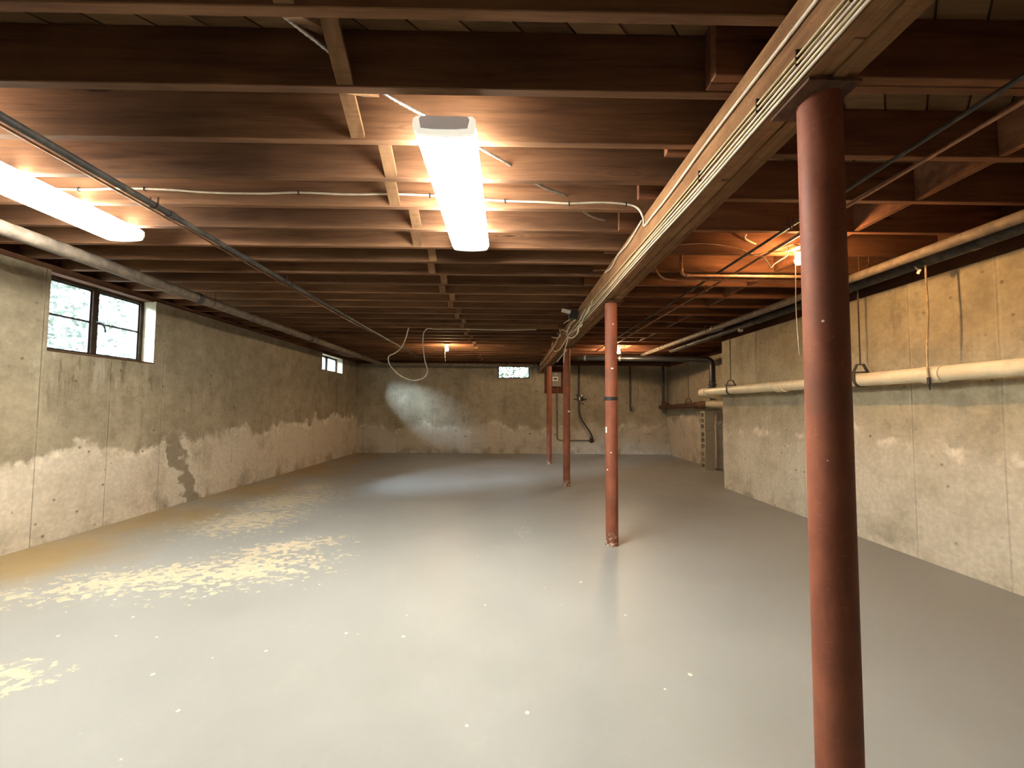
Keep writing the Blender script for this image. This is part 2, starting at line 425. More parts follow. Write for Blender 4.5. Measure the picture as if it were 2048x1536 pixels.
M['wall_r'] = mat_concrete('concrete_right', 'Y', (0.34, 0.30, 0.205), (0.56, 0.50, 0.355), (0.78, 0.72, 0.60), 0.98, 0.0, 0.8, phase=0.62, soft=0.40, seams=0.2)
M['wall_c'] = mat_concrete('concrete_recess', 'Y', (0.28, 0.24, 0.17), (0.44, 0.385, 0.285), (0.64, 0.55, 0.43), 1.0, 0.0, 0.85, phase=0.1, soft=0.12)
M['floor'] = mat_floor()
M['column'] = mat_column()
M['glass'] = mat_glass()
M['lens_side'] = mat_emit('lit_diffuser_left', (1.0, 0.955, 0.84), FIXTURE_STRENGTH*0.78)
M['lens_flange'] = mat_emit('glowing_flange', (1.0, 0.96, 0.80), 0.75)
M['lens_cap'] = mat_emit('grey_cap_added_glow', (1.0, 0.97, 0.93), 0.16)  # opaque end plate, no lamp behind it; faint emission added to brighten its grey
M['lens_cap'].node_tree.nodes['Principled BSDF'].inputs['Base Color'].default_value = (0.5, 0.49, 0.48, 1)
M['lens'] = mat_emit('lit_diffuser', (1.0, 0.955, 0.84), FIXTURE_STRENGTH)
M['bulb'] = mat_emit('lit_bulb', (1.0, 0.66, 0.36), BULB_STRENGTH)
M['bulb_dim'] = mat_emit('lit_bulb_dim', (1.0, 0.54, 0.21), BULB_STRENGTH*0.95)
M['bulb_far'] = mat_emit('lit_bulb_far', (1.0, 0.66, 0.36), BULB_STRENGTH*1.6)
M['white_metal'] = mat_plain('white_enamel', (0.62, 0.60, 0.55), 0.4, vary=0.06)
M['grey_cap'] = mat_plain('grey_plastic', (0.62, 0.61, 0.60), 0.5, vary=0.08)
M['porcelain'] = mat_plain('porcelain', (0.62, 0.56, 0.46), 0.3, 0.5, vary=0.08)
M['cable'] = mat_plain('white_cable', (0.62, 0.55, 0.42), 0.5, 0.4, vary=0.15, dirt=(0.32, 0.26, 0.18))
M['cable_y'] = mat_plain('cream_cable', (0.55, 0.47, 0.27), 0.5, 0.4, vary=0.15, dirt=(0.28, 0.22, 0.13))
M['cable_w'] = mat_plain('brown_wire', (0.30, 0.20, 0.11), 0.6, 0.3, vary=0.2)
M['bx'] = mat_plain('armoured_steel', (0.42, 0.40, 0.36), 0.4, 0.5, 0.8, 0.2, 40)
M['iron'] = mat_plain('dusty_black_iron', (0.045, 0.042, 0.038), 0.6, 0.35, 0.0, 0.3, 12, dirt=(0.14, 0.115, 0.085))
M['iron_tan'] = mat_plain('dusty_iron_main', (0.16, 0.13, 0.10), 0.65, 0.3, 0.0, 0.25, 14, dirt=(0.07, 0.058, 0.05))
M['black'] = mat_plain('black_pipe', (0.018, 0.02, 0.021), 0.28, 0.5, vary=0.2)
M['rust'] = mat_plain('rusty_iron', (0.085, 0.042, 0.026), 0.8, 0.25, 0.0, 0.35, 20, dirt=(0.15, 0.085, 0.05))
M['copper'] = mat_plain('dull_copper', (0.36, 0.19, 0.11), 0.45, 0.4, 0.55, 0.25, 16, dirt=(0.14, 0.085, 0.055))
M['steel'] = mat_plain('galvanised_steel', (0.42, 0.40, 0.35), 0.35, 0.5, 0.7, 0.2)
M['pvc'] = mat_plain('cream_pvc', (0.76, 0.68, 0.48), 0.42, 0.45, vary=0.08, scale=5, dirt=(0.60, 0.50, 0.33))
M['block'] = mat_plain('cinder_block', (0.33, 0.29, 0.22), 0.95, 0.15, vary=0.10, scale=35)
M['mortar'] = mat_plain('mortar', (0.24, 0.21, 0.16), 0.95, 0.1)
M['box_grey'] = mat_plain('grey_box_paint', (0.24, 0.225, 0.19), 0.55, 0.3, vary=0.1)
M['white'] = mat_plain('white_plastic', (0.75, 0.72, 0.65), 0.5, 0.4, vary=0.05)
M['dark'] = mat_plain('dark_plastic', (0.02, 0.02, 0.02), 0.5, 0.4)
M['string'] = mat_plain('pull_string', (0.66, 0.60, 0.46), 0.9, 0.1)
M['rope'] = mat_plain('cord_rope', (0.52, 0.40, 0.24), 0.9, 0.1)
M['well'] = mat_plain('galvanised_well', (0.42, 0.50, 0.58), 0.5, 0.4, 0.2)
M['chip'] = mat_plain('bare_chip', (0.75, 0.70, 0.62), 0.8, 0.2)
def mat_leaf():
    t = NT('leaf_green')
    c = t.mix(t.noise(t.pos(), 3.0, 3), (0.012, 0.024, 0.009), (0.09, 0.12, 0.05))
    t.b.inputs['Transmission Weight'].default_value = 0.0
    return t.fin(c, 0.5, 0.4)
M['leaf'] = mat_leaf()
M['earth'] = mat_plain('outside_earth', (0.22, 0.20, 0.13), 0.95, 0.1, vary=0.4, scale=3)

# ------------------------------------------------------------------ room shell
WT = 0.26
struct(MB().box(XL-WT, XR2+WT, YB-WT, YF+WT, -0.15, 0.0), 'floor', M['floor'], 'grey painted concrete basement floor with peeled cream patches at left')
# left wall, two window openings
W1 = (3.51, 4.56, 1.685, 2.40)     # y0 y1 z0 z1
W2 = (8.68, 9.74, 2.035, 2.385)
W3 = (-0.257, 0.623, 2.03, 2.39)   # in the far wall: x0 x1 z0 z1
LT, FT, RT, CT = 2.40, 2.40, 2.285, 2.36
m = MB()
for y0, y1, z0, z1 in ((YB-WT, W1[0], 0, LT), (W1[0], W1[1], 0, W1[2]), (W1[1], W2[0], 0, LT), (W2[0], W2[1], 0, W2[2]), (W2[0], W2[1], W2[3], LT), (W2[1], YF+WT, 0, LT)):
    m.box(XL-WT, XL, y0, y1, z0, z1)
struct(m, 'wall_left', M['wall_l'], 'stained poured concrete wall on the left with two windows')
m = MB()
for x0, x1, z0, z1 in ((XL, W3[0], 0, FT), (W3[0], W3[1], 0, W3[2]), (W3[0], W3[1], W3[3], FT), (W3[1], XR2+WT, 0, FT)):
    m.box(x0, x1, YF, YF+WT, z0, z1)
struct(m, 'wall_far', M['wall_f'], 'stained concrete end wall with a small high window')
struct(MB().box(XR, XR+WT, YB-WT, YC, 0, RT), 'wall_right', M['wall_r'], 'pale poured concrete wall on the right behind the cream drain pipe')
m = MB().box(XR+WT, XR2, YC-WT, YC, 0, CT); struct(m, 'wall_return', M['wall_c'], 'short concrete return wall behind the right wall corner')
struct(MB().box(XR2, XR2+WT, YC-WT, YF, 0, CT), 'wall_recess', M['wall_c'], 'set-back concrete wall at far right behind the block pillar')
struct(MB().box(XL, XR, YB-WT, YB, 0, SUBZ+0.02), 'wall_near', M['wall_r'], 'concrete wall behind the viewer')

# ceiling: slab of floor boards, diagonal planks, joists, bridging
ceil = struct(MB().box(XL-WT, XR2+WT, YB-WT, YF+WT, SUBZ+0.02, SUBZ+0.06), 'ceiling', M['plank'], 'open wooden ceiling of dark joists under diagonal floor boards')
def clip(poly, ax, lim, keep_less):
    out = []
    for i in range(len(poly)):
        a, b = poly[i], poly[(i+1) % len(poly)]
        ia = (a[ax] <= lim) if keep_less else (a[ax] >= lim); ib = (b[ax] <= lim) if keep_less else (b[ax] >= lim)
        if ia: out.append(a)
        if ia != ib:
            t = (lim-a[ax])/(b[ax]-a[ax]); out.append(tuple(a[k]+t*(b[k]-a[k]) for k in (0, 1)))
    return out
PW = 0.145
s2 = math.sqrt(2)
nplank = 0
c0 = YB - XR2; c = c0
while c < YF - XL + 0.2:
    g = 0.004*s2
    # board of direction (1,1): y - x between c and c+w*sqrt2
    poly = [(-20, c+g-20), (20, c+g+20), (20, c+PW*s2-g+20), (-20, c+PW*s2-g-20)]
    for ax, lim, kl in ((0, XL-0.1, False), (0, XR2+0.1, True), (1, YB-0.1, False), (1, YF+0.1, True)):
        if len(poly) >= 3: poly = clip(poly, ax, lim, kl)
    if len(poly) >= 3:
        k = len(poly)
        z0, z1 = SUBZ+random.uniform(0, 0.002), SUBZ+0.019
        mb = MB().add([(x, y, z0) for x, y in poly]+[(x, y, z1) for x, y in poly],
                      [tuple(range(k)), tuple(range(2*k-1, k-1, -1))]+[(i, (i+1) % k, k+(i+1) % k, k+i) for i in range(k)])
        build(mb, 'floor_board', M['plank'], ceil); nplank += 1
    c += PW*s2

JSP = 0.3084
JL0 = 1.230                       # far face of joist 0
def jb(k): return JL0 + JSP*k
me_jl = MB().cbox(XL-0.10, 1.10, -JT, 0, JZ, JZ+JH, 0.003).mesh('joist')
me_jl2 = MB().cbox(XL-0.10, 1.10, -JT, 0, JZ, JZ+JH-0.001, 0.003).mesh('joist')
for k in range(-11, 31):
    o = link('joist', me_jl, M['joist'], ceil, (0, jb(k), 0))
RSP, RJ0 = 0.4112, 1.905
def rb(j): return RJ0 + RSP*j
me_jr = MB().cbox(0.77, XR+0.08, -JT, 0, JZ, JZ+JH, 0.003).mesh('joist')
me_jr2 = MB().cbox(0.77, XR2+0.08, -JT, 0, JZ, JZ+JH, 0.003).mesh('joist')
for j in range(-10, 21):
    o = link('joist', me_jr if rb(j) < YC else me_jr2, M['joist_red'], ceil, (0, rb(j), 0))
o = link('joist', me_jr, M['joist_red'], ceil, (0, rb(-1)-JT-0.002, 0))

# diagonal bridging in the long bays, solid blocking in the short ones
gap = JSP - JT
def brace_mesh(rise):
    """1x3 between two joists; rise>0: high at the far joist"""
    a = Vector((0, 0.001, JZ+0.018 if rise > 0 else JZ+JH-0.018)); b = Vector((0, gap-0.001, JZ+JH-0.018 if rise > 0 else JZ+0.018))
    d = (b-a).normalized(); nrm = Vector((1, 0, 0)).cross(d)
    w, tk = 0.032, 0.0095
    vs = []
    for x in (-w, w):
        for s in (-1, 1):
            for yy in (0.001, gap-0.001):
                q = a + nrm*(tk*s); t = (yy-q.y)/d.y
                vs.append((x, yy, (q+d*t).z))
    # order: x, s, y
    return MB().add(vs, [(0,1,3,2),(4,6,7,5),(0,4,5,1),(2,3,7,6),(0,2,6,4),(1,5,7,3)]).mesh('bridging')
me_ba, me_bb = brace_mesh(-1), brace_mesh(1)
for k in range(-3, 30):
    xa, xb = (-0.64, -0.705) if k % 2 == 0 else (-0.705, -0.64)
    link('bridging', me_ba, M['brace'], ceil, (xa, jb(k), 0))
    link('bridging', me_bb, M['brace'], ceil, (xb, jb(k), 0))
me_bl = MB().cbox(2.405, 2.443, 0.001, RSP-JT-0.001, JZ+0.004, JZ+JH-0.004, 0.002).mesh('blocking')
for j in range(-4, 20):
    if j in (7, 10, 13): continue
    link('blocking', me_bl, M['joist_red'], ceil, (random.uniform(-0.012, 0.012), rb(j), 0))

# sill plates and rim boards
struct(MB().box(XL-0.20, XL-0.03, YB-WT, YF+WT, LT-0.004, JZ+0.003), 'trim_1', M['sill'], 'dark sill plate along the top of the left wall')
struct(MB().box(XL-0.16, XL-0.101, YB-WT, YF+WT, JZ, SUBZ+0.03), 'trim_2', M['sill'], 'dark rim board above the left wall')
struct(MB().box(XR+0.0, XR+0.15, YB, YC, RT-0.004, RT+0.083).box(XR-0.004, XR+0.146, YB, YC, RT+0.082, JZ+0.003), 'trim_3', M['sill'], 'stacked dark sill plates along the top of the right wall')
struct(MB().box(XR+0.081, XR+0.12, YB-WT, YC-0.02, JZ, SUBZ+0.03), 'trim_4', M['sill'], 'dark rim board above the right wall')
struct(MB().box(XL-0.1, XR2+WT, YF+0.02, YF+0.17, FT-0.004, JZ+0.003), 'trim_5', M['sill'], 'dark sill plate along the top of the far wall')
struct(MB().box(XL-0.16, XR2+0.16, YF-0.02, YF+0.03, JZ, SUBZ+0.03), 'trim_6', M['sill'], 'dark rim board above the far wall')
struct(MB().box(XR2+0.02, XR2+0.17, YC-WT, YF+WT, CT-0.004, JZ+0.003).box(XR2+0.081, XR2+0.12, YC-WT, YF+WT, JZ, SUBZ+0.03).box(XR+0.0, XR2+0.02, YC-0.2, YC-0.03, CT-0.004, JZ+0.003), 'trim_7', M['sill'], 'dark sill plate above the set-back wall')

# ------------------------------------------------------------------ windows
def side_window(n, W, label, muntin, fr=0.035, well_mid=True):
    y0, y1, z0, z1 = W; xg = XL-0.16
    ym = (y0+y1)/2
    f = MB().box(xg-0.03, xg+0.02, y0, y1, z1-fr, z1).box(xg-0.03, xg+0.02, y0, y1, z0, z0+fr).box(xg-0.03, xg+0.02, y0, y0+fr, z0+fr, z1-fr).box(xg-0.03, xg+0.02, y1-fr, y1, z0+fr, z1-fr)
    w = struct(f, 'window_%d' % n, M['frame'], label)
    build(MB().cbox(xg-0.03, xg+0.025, ym-0.03, ym+0.03, z0+fr, z1-fr, 0.004), 'mullion', M['frame'], w)
    for a, b in ((y0+fr, ym-0.03), (ym+0.03, y1-fr)):
        sash = build(MB().box(xg-0.014, xg+0.006, a, b, z0+fr, z0+fr+0.014).box(xg-0.014, xg+0.006, a, b, z1-fr-0.014, z1-fr).box(xg-0.014, xg+0.006, a, a+0.014, z0+fr+0.014, z1-fr-0.014).box(xg-0.014, xg+0.006, b-0.014, b, z0+fr+0.014, z1-fr-0.014), 'sash', M['dark'], w)
        build(MB().box(xg-0.006, xg-0.002, a+0.014, b-0.014, z0+fr+0.014, z1-fr-0.014), 'pane', M['glass'], sash)
        if muntin:
            zm = (z0+z1)/2
            build(MB().box(xg-0.012, xg+0.004, a+0.014, b-0.014, zm-0.009, zm+0.009), 'muntin', M['dark'], sash)
    if muntin:
        build(MB().tube(smooth_path([(xg+0.03, ym, (z0+z1)/2+0.01), (xg+0.06, ym+0.01, (z0+z1)/2), (xg+0.065, ym+0.05, (z0+z1)/2-0.03), (xg+0.06, ym+0.07, (z0+z1)/2-0.09)]), 0.007, 8), 'latch_handle', M['dark'], w, 60)
        build(MB().cbox(xg+0.02, XL+0.012, y0+0.001, y1-0.001, z0+0.0, z0+0.012, 0.002), 'window_sill', M['plank'], w)
    # window well of corrugated steel
    R = (y1-y0)/2+0.10; pts = []
    nseg = 48
    for i in range(nseg+1):
        a = math.pi/2 + math.pi*i/nseg
        pts.append((XL-WT-0.02+math.cos(a)*R*0.85, ym+math.sin(a)*R))
    mb = MB(); rows = 60; zt, zb = z0+0.06, z0-0.18
    for r in range(rows+1):
        zz = zb+(zt-zb)*r/rows; bulge = 0.012*math.sin(2*math.pi*r/10)
        for q, (x, y) in enumerate(pts):
            dx, dy = x-(XL-WT), y-ym; L = math.hypot(dx, dy)
            mb.v.append((x+dx/L*bulge, y+dy/L*bulge, zz))
    k = nseg+1
    for r in range(rows):
        for q in range(nseg): mb.f.append((r*k+q, r*k+q+1, (r+1)*k+q+1, (r+1)*k+q))
    # back skin so that the steel has thickness
    o = len(mb.v)
    for (x, y, zz) in list(mb.v):
        dx, dy = x-(XL-WT), y-ym; L = math.hypot(dx, dy)
        mb.v.append((x+dx/L*0.006, y+dy/L*0.006, zz))
    for r in range(rows):
        for q in range(nseg): mb.f.append((o+r*k+q, o+(r+1)*k+q, o+(r+1)*k+q+1, o+r*k+q+1))
    return w, mb
w1, well1 = side_window(1, W1, 'wide two-light basement window high in the left wall', True)
tag(build(well1, 'window_well', M['well'], None, 60), 'corrugated steel window well outside the near left window', 'window well')
w2, well2 = side_window(2, W2, 'small far window at the end of the left wall', False, 0.025)
tag(build(well2, 'window_well', M['well'], None, 60), 'corrugated steel window well outside the far left window', 'window well')
# far wall window
x0, x1, z0, z1 = W3; yg = YF+0.14; fr = 0.035
w3 = struct(MB().box(x0, x1, yg-0.02, yg+0.03, z1-fr, z1).box(x0, x1, yg-0.02, yg+0.03, z0, z0+fr).box(x0, x0+fr, yg-0.02, yg+0.03, z0+fr, z1-fr).box(x1-fr, x1, yg-0.02, yg+0.03, z0+fr, z1-fr), 'window_3', M['frame'], 'small two-pane window high in the far wall')
xm = (x0+x1)/2
build(MB().box(xm-0.009, xm+0.009, yg-0.012, yg+0.012, z0+fr, z1-fr), 'muntin', M['dark'], w3)
for a, b in ((x0+fr, xm-0.009), (xm+0.009, x1-fr)):
    build(MB().box(a, b, yg-0.003, yg+0.003, z0+fr, z1-fr), 'pane', M['glass'], w3)

# ------------------------------------------------------------------ outside
def bank(x0, x1, y0, y1, zf, nx, ny):
    mb = MB()
    for i in range(nx+1):
        for j in range(ny+1):
            x = x0+(x1-x0)*i/nx; y = y0+(y1-y0)*j/ny
            mb.v.append((x, y, zf(x, y)+random.uniform(-0.03, 0.03)))
    for i in range(nx):
        for j in range(ny):
            a = i*(ny+1)+j; mb.f.append((a, a+1, a+ny+2, a+ny+1))
    return mb
g1 = build(bank(-12, XL-WT-1.0, -1, 14, lambda x, y: 1.45+0.12*max(0, -x-5.4), 14, 20), 'outside_ground', M['earth'])
g1['kind'] = 'structure'; g1['label'] = 'rising ground outside the left windows'
g2 = build(bank(-6, 8, YF+WT+0.3, YF+6, lambda x, y: 1.75+0.08*(y-YF), 14, 8), 'outside_ground', M['earth'])
g2['kind'] = 'structure'; g2['label'] = 'ground outside the far window'
def shrub(cx, cy, cz, rx, ry, rz, n, label):
    mb = MB()
    for i in range(n):
        while True:
            q = Vector((random.uniform(-1, 1), random.uniform(-1, 1), random.uniform(-1, 1)))
            if 0.35 < q.length < 1: break
        p = Vector((cx+q.x*rx, cy+q.y*ry, cz+q.z*rz))
        a = Vector((random.gauss(0, 1), random.gauss(0, 1), random.gauss(0, 0.5))).normalized()
        b = a.cross(Vector((random.gauss(0, 1), random.gauss(0, 1), random.gauss(0, 1)))).normalized()
        L = random.uniform(0.04, 0.09)
        mb.add([p-a*L, p+b*L*0.4+a*L*0.1, p+a*L, p-b*L*0.4+a*L*0.1], [(0, 1, 2, 3)])
    s = build(mb, 'shrub_leaves', M['leaf'], None, None, (cx, cy, cz-rz))
    s['kind'] = 'stuff'
    tag(s, label, 'shrub')
shrub(-6.6, 4.9, 2.5, 0.7, 1.3, 1.0, 1500, 'sunlit leafy shrub seen through the near left window')
shrub(-7.2, 7.4, 2.6, 0.9, 1.2, 1.1, 1400, 'leafy shrub farther along outside the left wall')
shrub(-6.2, 11.0, 2.6, 0.8, 1.2, 1.0, 1200, 'leafy shrub outside the far left window')
shrub(0.2, YF+2.0, 2.5, 1.3, 0.5, 0.5, 1200, 'leafy shrub seen through the small far window')

# ------------------------------------------------------------------ girder and columns
beam = thing('support_beam', 'long built-up plank girder with cables on its side, carried by the red columns', 'beam', (PX, 4.0, BZ0))
pw = (BX1-BX0)/4
for i in range(4):
    z0 = BZ0 + (0.0, 0.006, -0.004, 0.003)[i]
    xx = BX0+pw*i
    cuts = ([-2.1, 3.586, YF-0.005], [-2.1, 1.0, 6.28, YF-0.005], [-2.1, 3.586, 8.87, YF-0.005], [-2.1, 1.3, 6.28, YF-0.005])[i]
    for a, b in zip(cuts[:-1], cuts[1:]):
        build(MB().cbox(xx+0.0006, xx+pw-0.0006, a+0.001, b-0.001, z0, JZ-0.001, 0.003), 'plank', M['beam'], beam)
COLS = [(1.195, 'nearest red steel column, filling the right foreground'), (3.586, 'second red steel column, with a black strap and pale paint chips'),
        (6.28, 'third red steel column from the viewer, below the tangle of cables'), (8.87, 'farthest and smallest red steel column, beside the grey meter box')]
PR = 0.0545
for i, (y, lab) in enumerate(COLS):
    PX, PR = (0.975, 0.0575) if i == 0 else (0.945, 0.0545)
    t = thing('steel_column', lab, 'column', (PX, y, 0), 'red steel columns under the girder')
    build(MB().lathe([(PR, 0.006), (PR, 1.0), (PR, BZ0-0.014)], (PX, y, 0), 40), 'shaft', M['column'], t, 40)
    build(MB().cbox(BX0+0.004, BX1+0.012, y-0.085, y+0.085, BZ0-0.0145, BZ0-0.0045, 0.001), 'top_plate', M['rust'], t)
    build(MB().lathe([(PR+0.004, 0.0), (PR+0.004, 0.008), (PR+0.001, 0.012)], (PX, y, 0), 32), 'base_ring', M['column'], t, 40)
    if i == 1:
        zb = at(1222, 797, Y=y-PR).z
        build(MB().lathe([(PR+0.001, zb-0.016), (PR+0.003, zb-0.015), (PR+0.003, zb+0.015), (PR+0.001, zb+0.016)], (PX, y, 0), 40), 'strap', M['dark'], t, 40)
        build(MB().cbox(PX-PR-0.012, PX-PR+0.004, y-0.012, y+0.012, zb-0.018, zb+0.018, 0.002), 'strap_buckle', M['iron'], t)
        for (px, py, w, h) in ((1213, 860, 0.022, 0.05), (1224, 737, 0.022, 0.012), (1226, 648, 0.012, 0.01), (1216, 940, 0.012, 0.012), (1222, 905, 0.01, 0.01)):
            q = at(px, py, Y=y-PR*0.9); a = math.asin(max(-0.95, min(0.95, (q.x-PX)/PR)))
            c = Vector((PX+math.sin(a)*(PR+0.0004), y-math.cos(a)*(PR+0.0004), q.z))
            build(MB().obox(c, (math.cos(a), math.sin(a), 0), (math.sin(a), -math.cos(a), 0), (0, 0, 1), w/2, 0.0006, h/2), 'paint_chip', M['chip'], t)
    if i == 2:
        q = at(1138, 823, Y=y-PR)
        build(MB().obox((q.x, y-PR*0.98, q.z), (1, 0, 0), (0, 1, 0), (0, 0, 1), 0.016, 0.002, 0.012), 'paint_chip', M['chip'], t)
    if i == 0:
        for (px, py, s) in ((1692, 720, 0.006), (1722, 1385, 0.007)):
            q = at(px, py, Y=y); a = math.asin(max(-0.97, min(0.97, (q.x-PX)/PR)))
            c = Vector((PX+math.sin(a)*(PR+0.0004), y-math.cos(a)*(PR+0.0004), q.z))
            build(MB().obox(c, (math.cos(a), math.sin(a), 0), (math.sin(a), -math.cos(a), 0), (0, 0, 1), s/2, 0.0006, s), 'paint_chip', M['chip'], t)

# ------------------------------------------------------------------ ceiling lights
def fixture(cx, y0, y1, label, lens='lens'):
    t = thing('ceiling_light', label, 'ceiling light', (cx, (y0+y1)/2, JZ), 'fluorescent ceiling lights')
    hw, zt = 0.132, JZ-0.002
    build(MB().cbox(cx-0.085, cx+0.085, y0+0.012, y1-0.012, zt-0.045, zt, 0.004), 'housing', M['white_metal'], t)
    # wrap-round diffuser: curved section
    prof = [(-hw, -0.012), (-hw-0.002, -0.045), (-hw+0.012, -0.072)] + [(x, -0.072-0.012*math.cos(x/hw*1.4)) for x in [hw*(-0.8+0.2*i) for i in range(9)]] + [(hw-0.012, -0.072), (hw+0.002, -0.045), (hw, -0.012)]
    mb = MB(); n = len(prof)
    for y in (y0+0.014, y1-0.014):
        for x, z in prof: mb.v.append((cx+x, y, zt+z))
        for x, z in prof: mb.v.append((cx+x*0.97, y, zt+z+0.004))
    for i in range(n-1):
        mb.f.append((i, i+1, 2*n+i+1, 2*n+i)); mb.f.append((n+i, 3*n+i, 3*n+i+1, n+i+1))
    for i in range(n-1):
        mb.f.append((i, n+i, n+i+1, i+1)); mb.f.append((2*n+i, 2*n+i+1, 3*n+i+1, 3*n+i))
    mb.f.append((0, 2*n, 3*n, n)); mb.f.append((n-1, 2*n-1, 4*n-1, 3*n-1))
    build(mb, 'diffuser', M[lens], t, 40)
    for y, s in ((y0, 1), (y1, -1)):
        e = MB(); k = len(prof)
        ring = [(cx+x*1.012, zt+z-0.001) for x, z in prof] + [(cx+hw*0.9, zt-0.002), (cx-hw*0.9, zt-0.002)]
        kk = len(ring)
        e.add([(x, y, z) for x, z in ring]+[(x, y+s*0.016, z) for x, z in ring], [tuple(range(kk)), tuple(range(2*kk-1, kk-1, -1))]+[(i, (i+1) % kk, kk+(i+1) % kk, kk+i) for i in range(kk)])
        cap = build(e, 'end_cap', M['lens_flange'], t)
        g = MB(); oct_ = [(-0.098, -0.004), (-0.108, -0.018), (-0.100, -0.056), (-0.05, -0.061), (0.05, -0.061), (0.100, -0.056), (0.108, -0.018), (0.098, -0.004)]
        g.add([(cx+x, y-s*0.004, zt+z) for x, z in oct_]+[(cx+x, y+s*0.002, zt+z) for x, z in oct_], [tuple(range(8)), tuple(range(15, 7, -1))]+[(i, (i+1) % 8, 8+(i+1) % 8, 8+i) for i in range(8)])
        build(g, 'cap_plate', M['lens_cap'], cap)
    return t
fixture(-0.277, 1.645, 2.90, 'lit wraparound ceiling light in the middle, its grey end cap facing the viewer')
fixture(-2.715, 1.50, 2.80, 'lit wraparound ceiling light at left, cut by the picture edge', 'lens_side')

# ------------------------------------------------------------------ bare bulbs
def bulb(cx, cy, label, string=0.0, drop=0.0, loc_mat='string', lamp='bulb'):
    t = thing('bulb_lampholder', label, 'lamp', (cx, cy, JZ), 'bare bulbs on the joists')
    zt = JZ-0.001-drop
    build(MB().lathe([(0.055, 0.0), (0.055, -0.010), (0.045, -0.018), (0.030, -0.026), (0.028, -0.045), (0.022, -0.048)], (cx, cy, zt), 24), 'socket', M['porcelain'], t, 40)
    pr = [(0.013, -0.049), (0.014, -0.060), (0.022, -0.075), (0.029, -0.092), (0.030, -0.106), (0.026, -0.122), (0.015, -0.133), (0.0005, -0.136)]
    build(MB().lathe(pr, (cx, cy, zt), 20), 'bulb', M[lamp], t, 80)
    if string:
        x = cx-0.035
        build(MB().tube(smooth_path([(x, cy, zt-0.03), (x+0.002, cy-0.004, zt-0.15), (x-0.003, cy-0.006, zt-string*0.6), (x+0.012, cy-0.006, zt-string)]), 0.0028, 6), 'pull_cord', M[loc_mat], t, 60)
    return t
bulb(-1.17, 7.68, 'bare lit bulb on the far ceiling left of the girder', 0.35)
bulb(2.22, 7.85, 'bare lit bulb on the far ceiling just right of the second column', lamp='bulb_far')
bulb(2.225, 2.96, 'bare lit bulb partly hidden by the near column, long pull cord', 0.83, lamp='bulb_dim')

# ------------------------------------------------------------------ pipes
def strap(mb, x, y, z, r, axis, top):
    """U strap round a pipe, up to the joists"""
    pts = []
    for i in range(11):
        a = math.pi + math.pi*i/10
        d = (r+0.004)
        pts.append((x+math.cos(a)*d, y, z+math.sin(a)*d) if axis == 'y' else (x, y+math.cos(a)*d, z+math.sin(a)*d))
    e0 = (pts[0][0], pts[0][1], top); e1 = (pts[-1][0], pts[-1][1], top)
    mb.tube([e0]+pts+[e1], 0.0045, 6)
# left heating main
hz = CAM_Z+1.15
t = thing('heating_main', 'thick dusty iron pipe under the joists along the left wall', 'pipe', (-3.28, 5, hz))
build(MB().tube([(-3.28, YB+0.05, hz)]+elbow((-3.28, 9, hz), (-3.28, 10.42, hz), (0, 10.42, hz), 0.16)+[(0.80, 10.42, hz)], 0.05, 20), 'pipe', M['iron_tan'], t, 50)
for y in (1.55, 4.2, 6.6, 8.9):
    build(MB().tube([(-3.28, y-0.03, hz), (-3.28, y+0.03, hz)], 0.057, 20), 'coupling', M['iron'], t, 50)
    mb = MB(); strap(mb, -3.28, y+0.18, hz, 0.05, 'y', JZ-0.001); build(mb, 'pipe_strap', M['rust'], t, 50)
# small left pipe and thin line under it
sz = CAM_Z+1.205
t = thing('iron_pipe', 'thin dark pipe crossing under the joists left of the centre light', 'pipe', (-2.12, 4, sz))
build(MB().tube([(-2.12, YB+0.1, sz), (-2.12, 5.9, sz), (-2.10, 9.7, sz+0.01)], 0.019, 14), 'pipe', M['iron'], t, 50)
for y in (1.0, 2.35, 3.75, 5.1, 6.6, 8.2):
    mb = MB(); strap(mb, -2.12, y, sz, 0.019, 'y', JZ); build(mb, 'pipe_strap', M['rust'], t, 50)
    build(MB().tube([(-2.12, y+0.1, sz), (-2.12, y+0.15, sz)], 0.024, 12), 'coupling', M['iron'], t, 50)
t = build(MB().tube(smooth_path([(-2.165, YB+0.1, sz-0.012), (-2.165, 1.2, sz-0.012), (-2.16, 2.4, sz-0.016), (-2.165, 3.7, sz-0.012), (-2.16, 5.2, sz-0.018), (-2.15, 6.3, sz-0.01)]), 0.0065, 8), 'copper_line', M['copper'], None, 60, (-2.165, 3, sz))
tag(t, 'slim tan line running beside the thin dark pipe at left', 'pipe')
# right heating main (pitched)
t = thing('heating_main', 'thick dusty iron pipe under the joists along the right wall', 'pipe', (2.95, 4, 2.37))
def rz(y): return 2.325+0.016*(y-2.0)*0.9
build(MB().tube([(2.95, YB+0.05, rz(0)), (2.95, 1, rz(1)), (2.95, 8.6, rz(8.6)-0.02)], 0.036, 18), 'pipe', M['iron_tan'], t, 50)
for y in (3.4, 5.6, 7.4):
    build(MB().tube([(2.95, y-0.025, rz(y)), (2.95, y+0.025, rz(y))], 0.042, 18), 'coupling', M['iron'], t, 50)
    mb = MB(); strap(mb, 2.95, y+0.15, rz(y), 0.036, 'y', JZ-0.001); build(mb, 'pipe_strap', M['rust'], t, 50)
t = thing('iron_pipe', 'black pipe tucked between the right main and the sill plates', 'pipe', (3.17, 4, 2.33))
build(MB().tube([(3.17, YB+0.05, 2.345), (3.17, 7.6, 2.345)], 0.045, 18), 'pipe', M['iron'], t, 50)
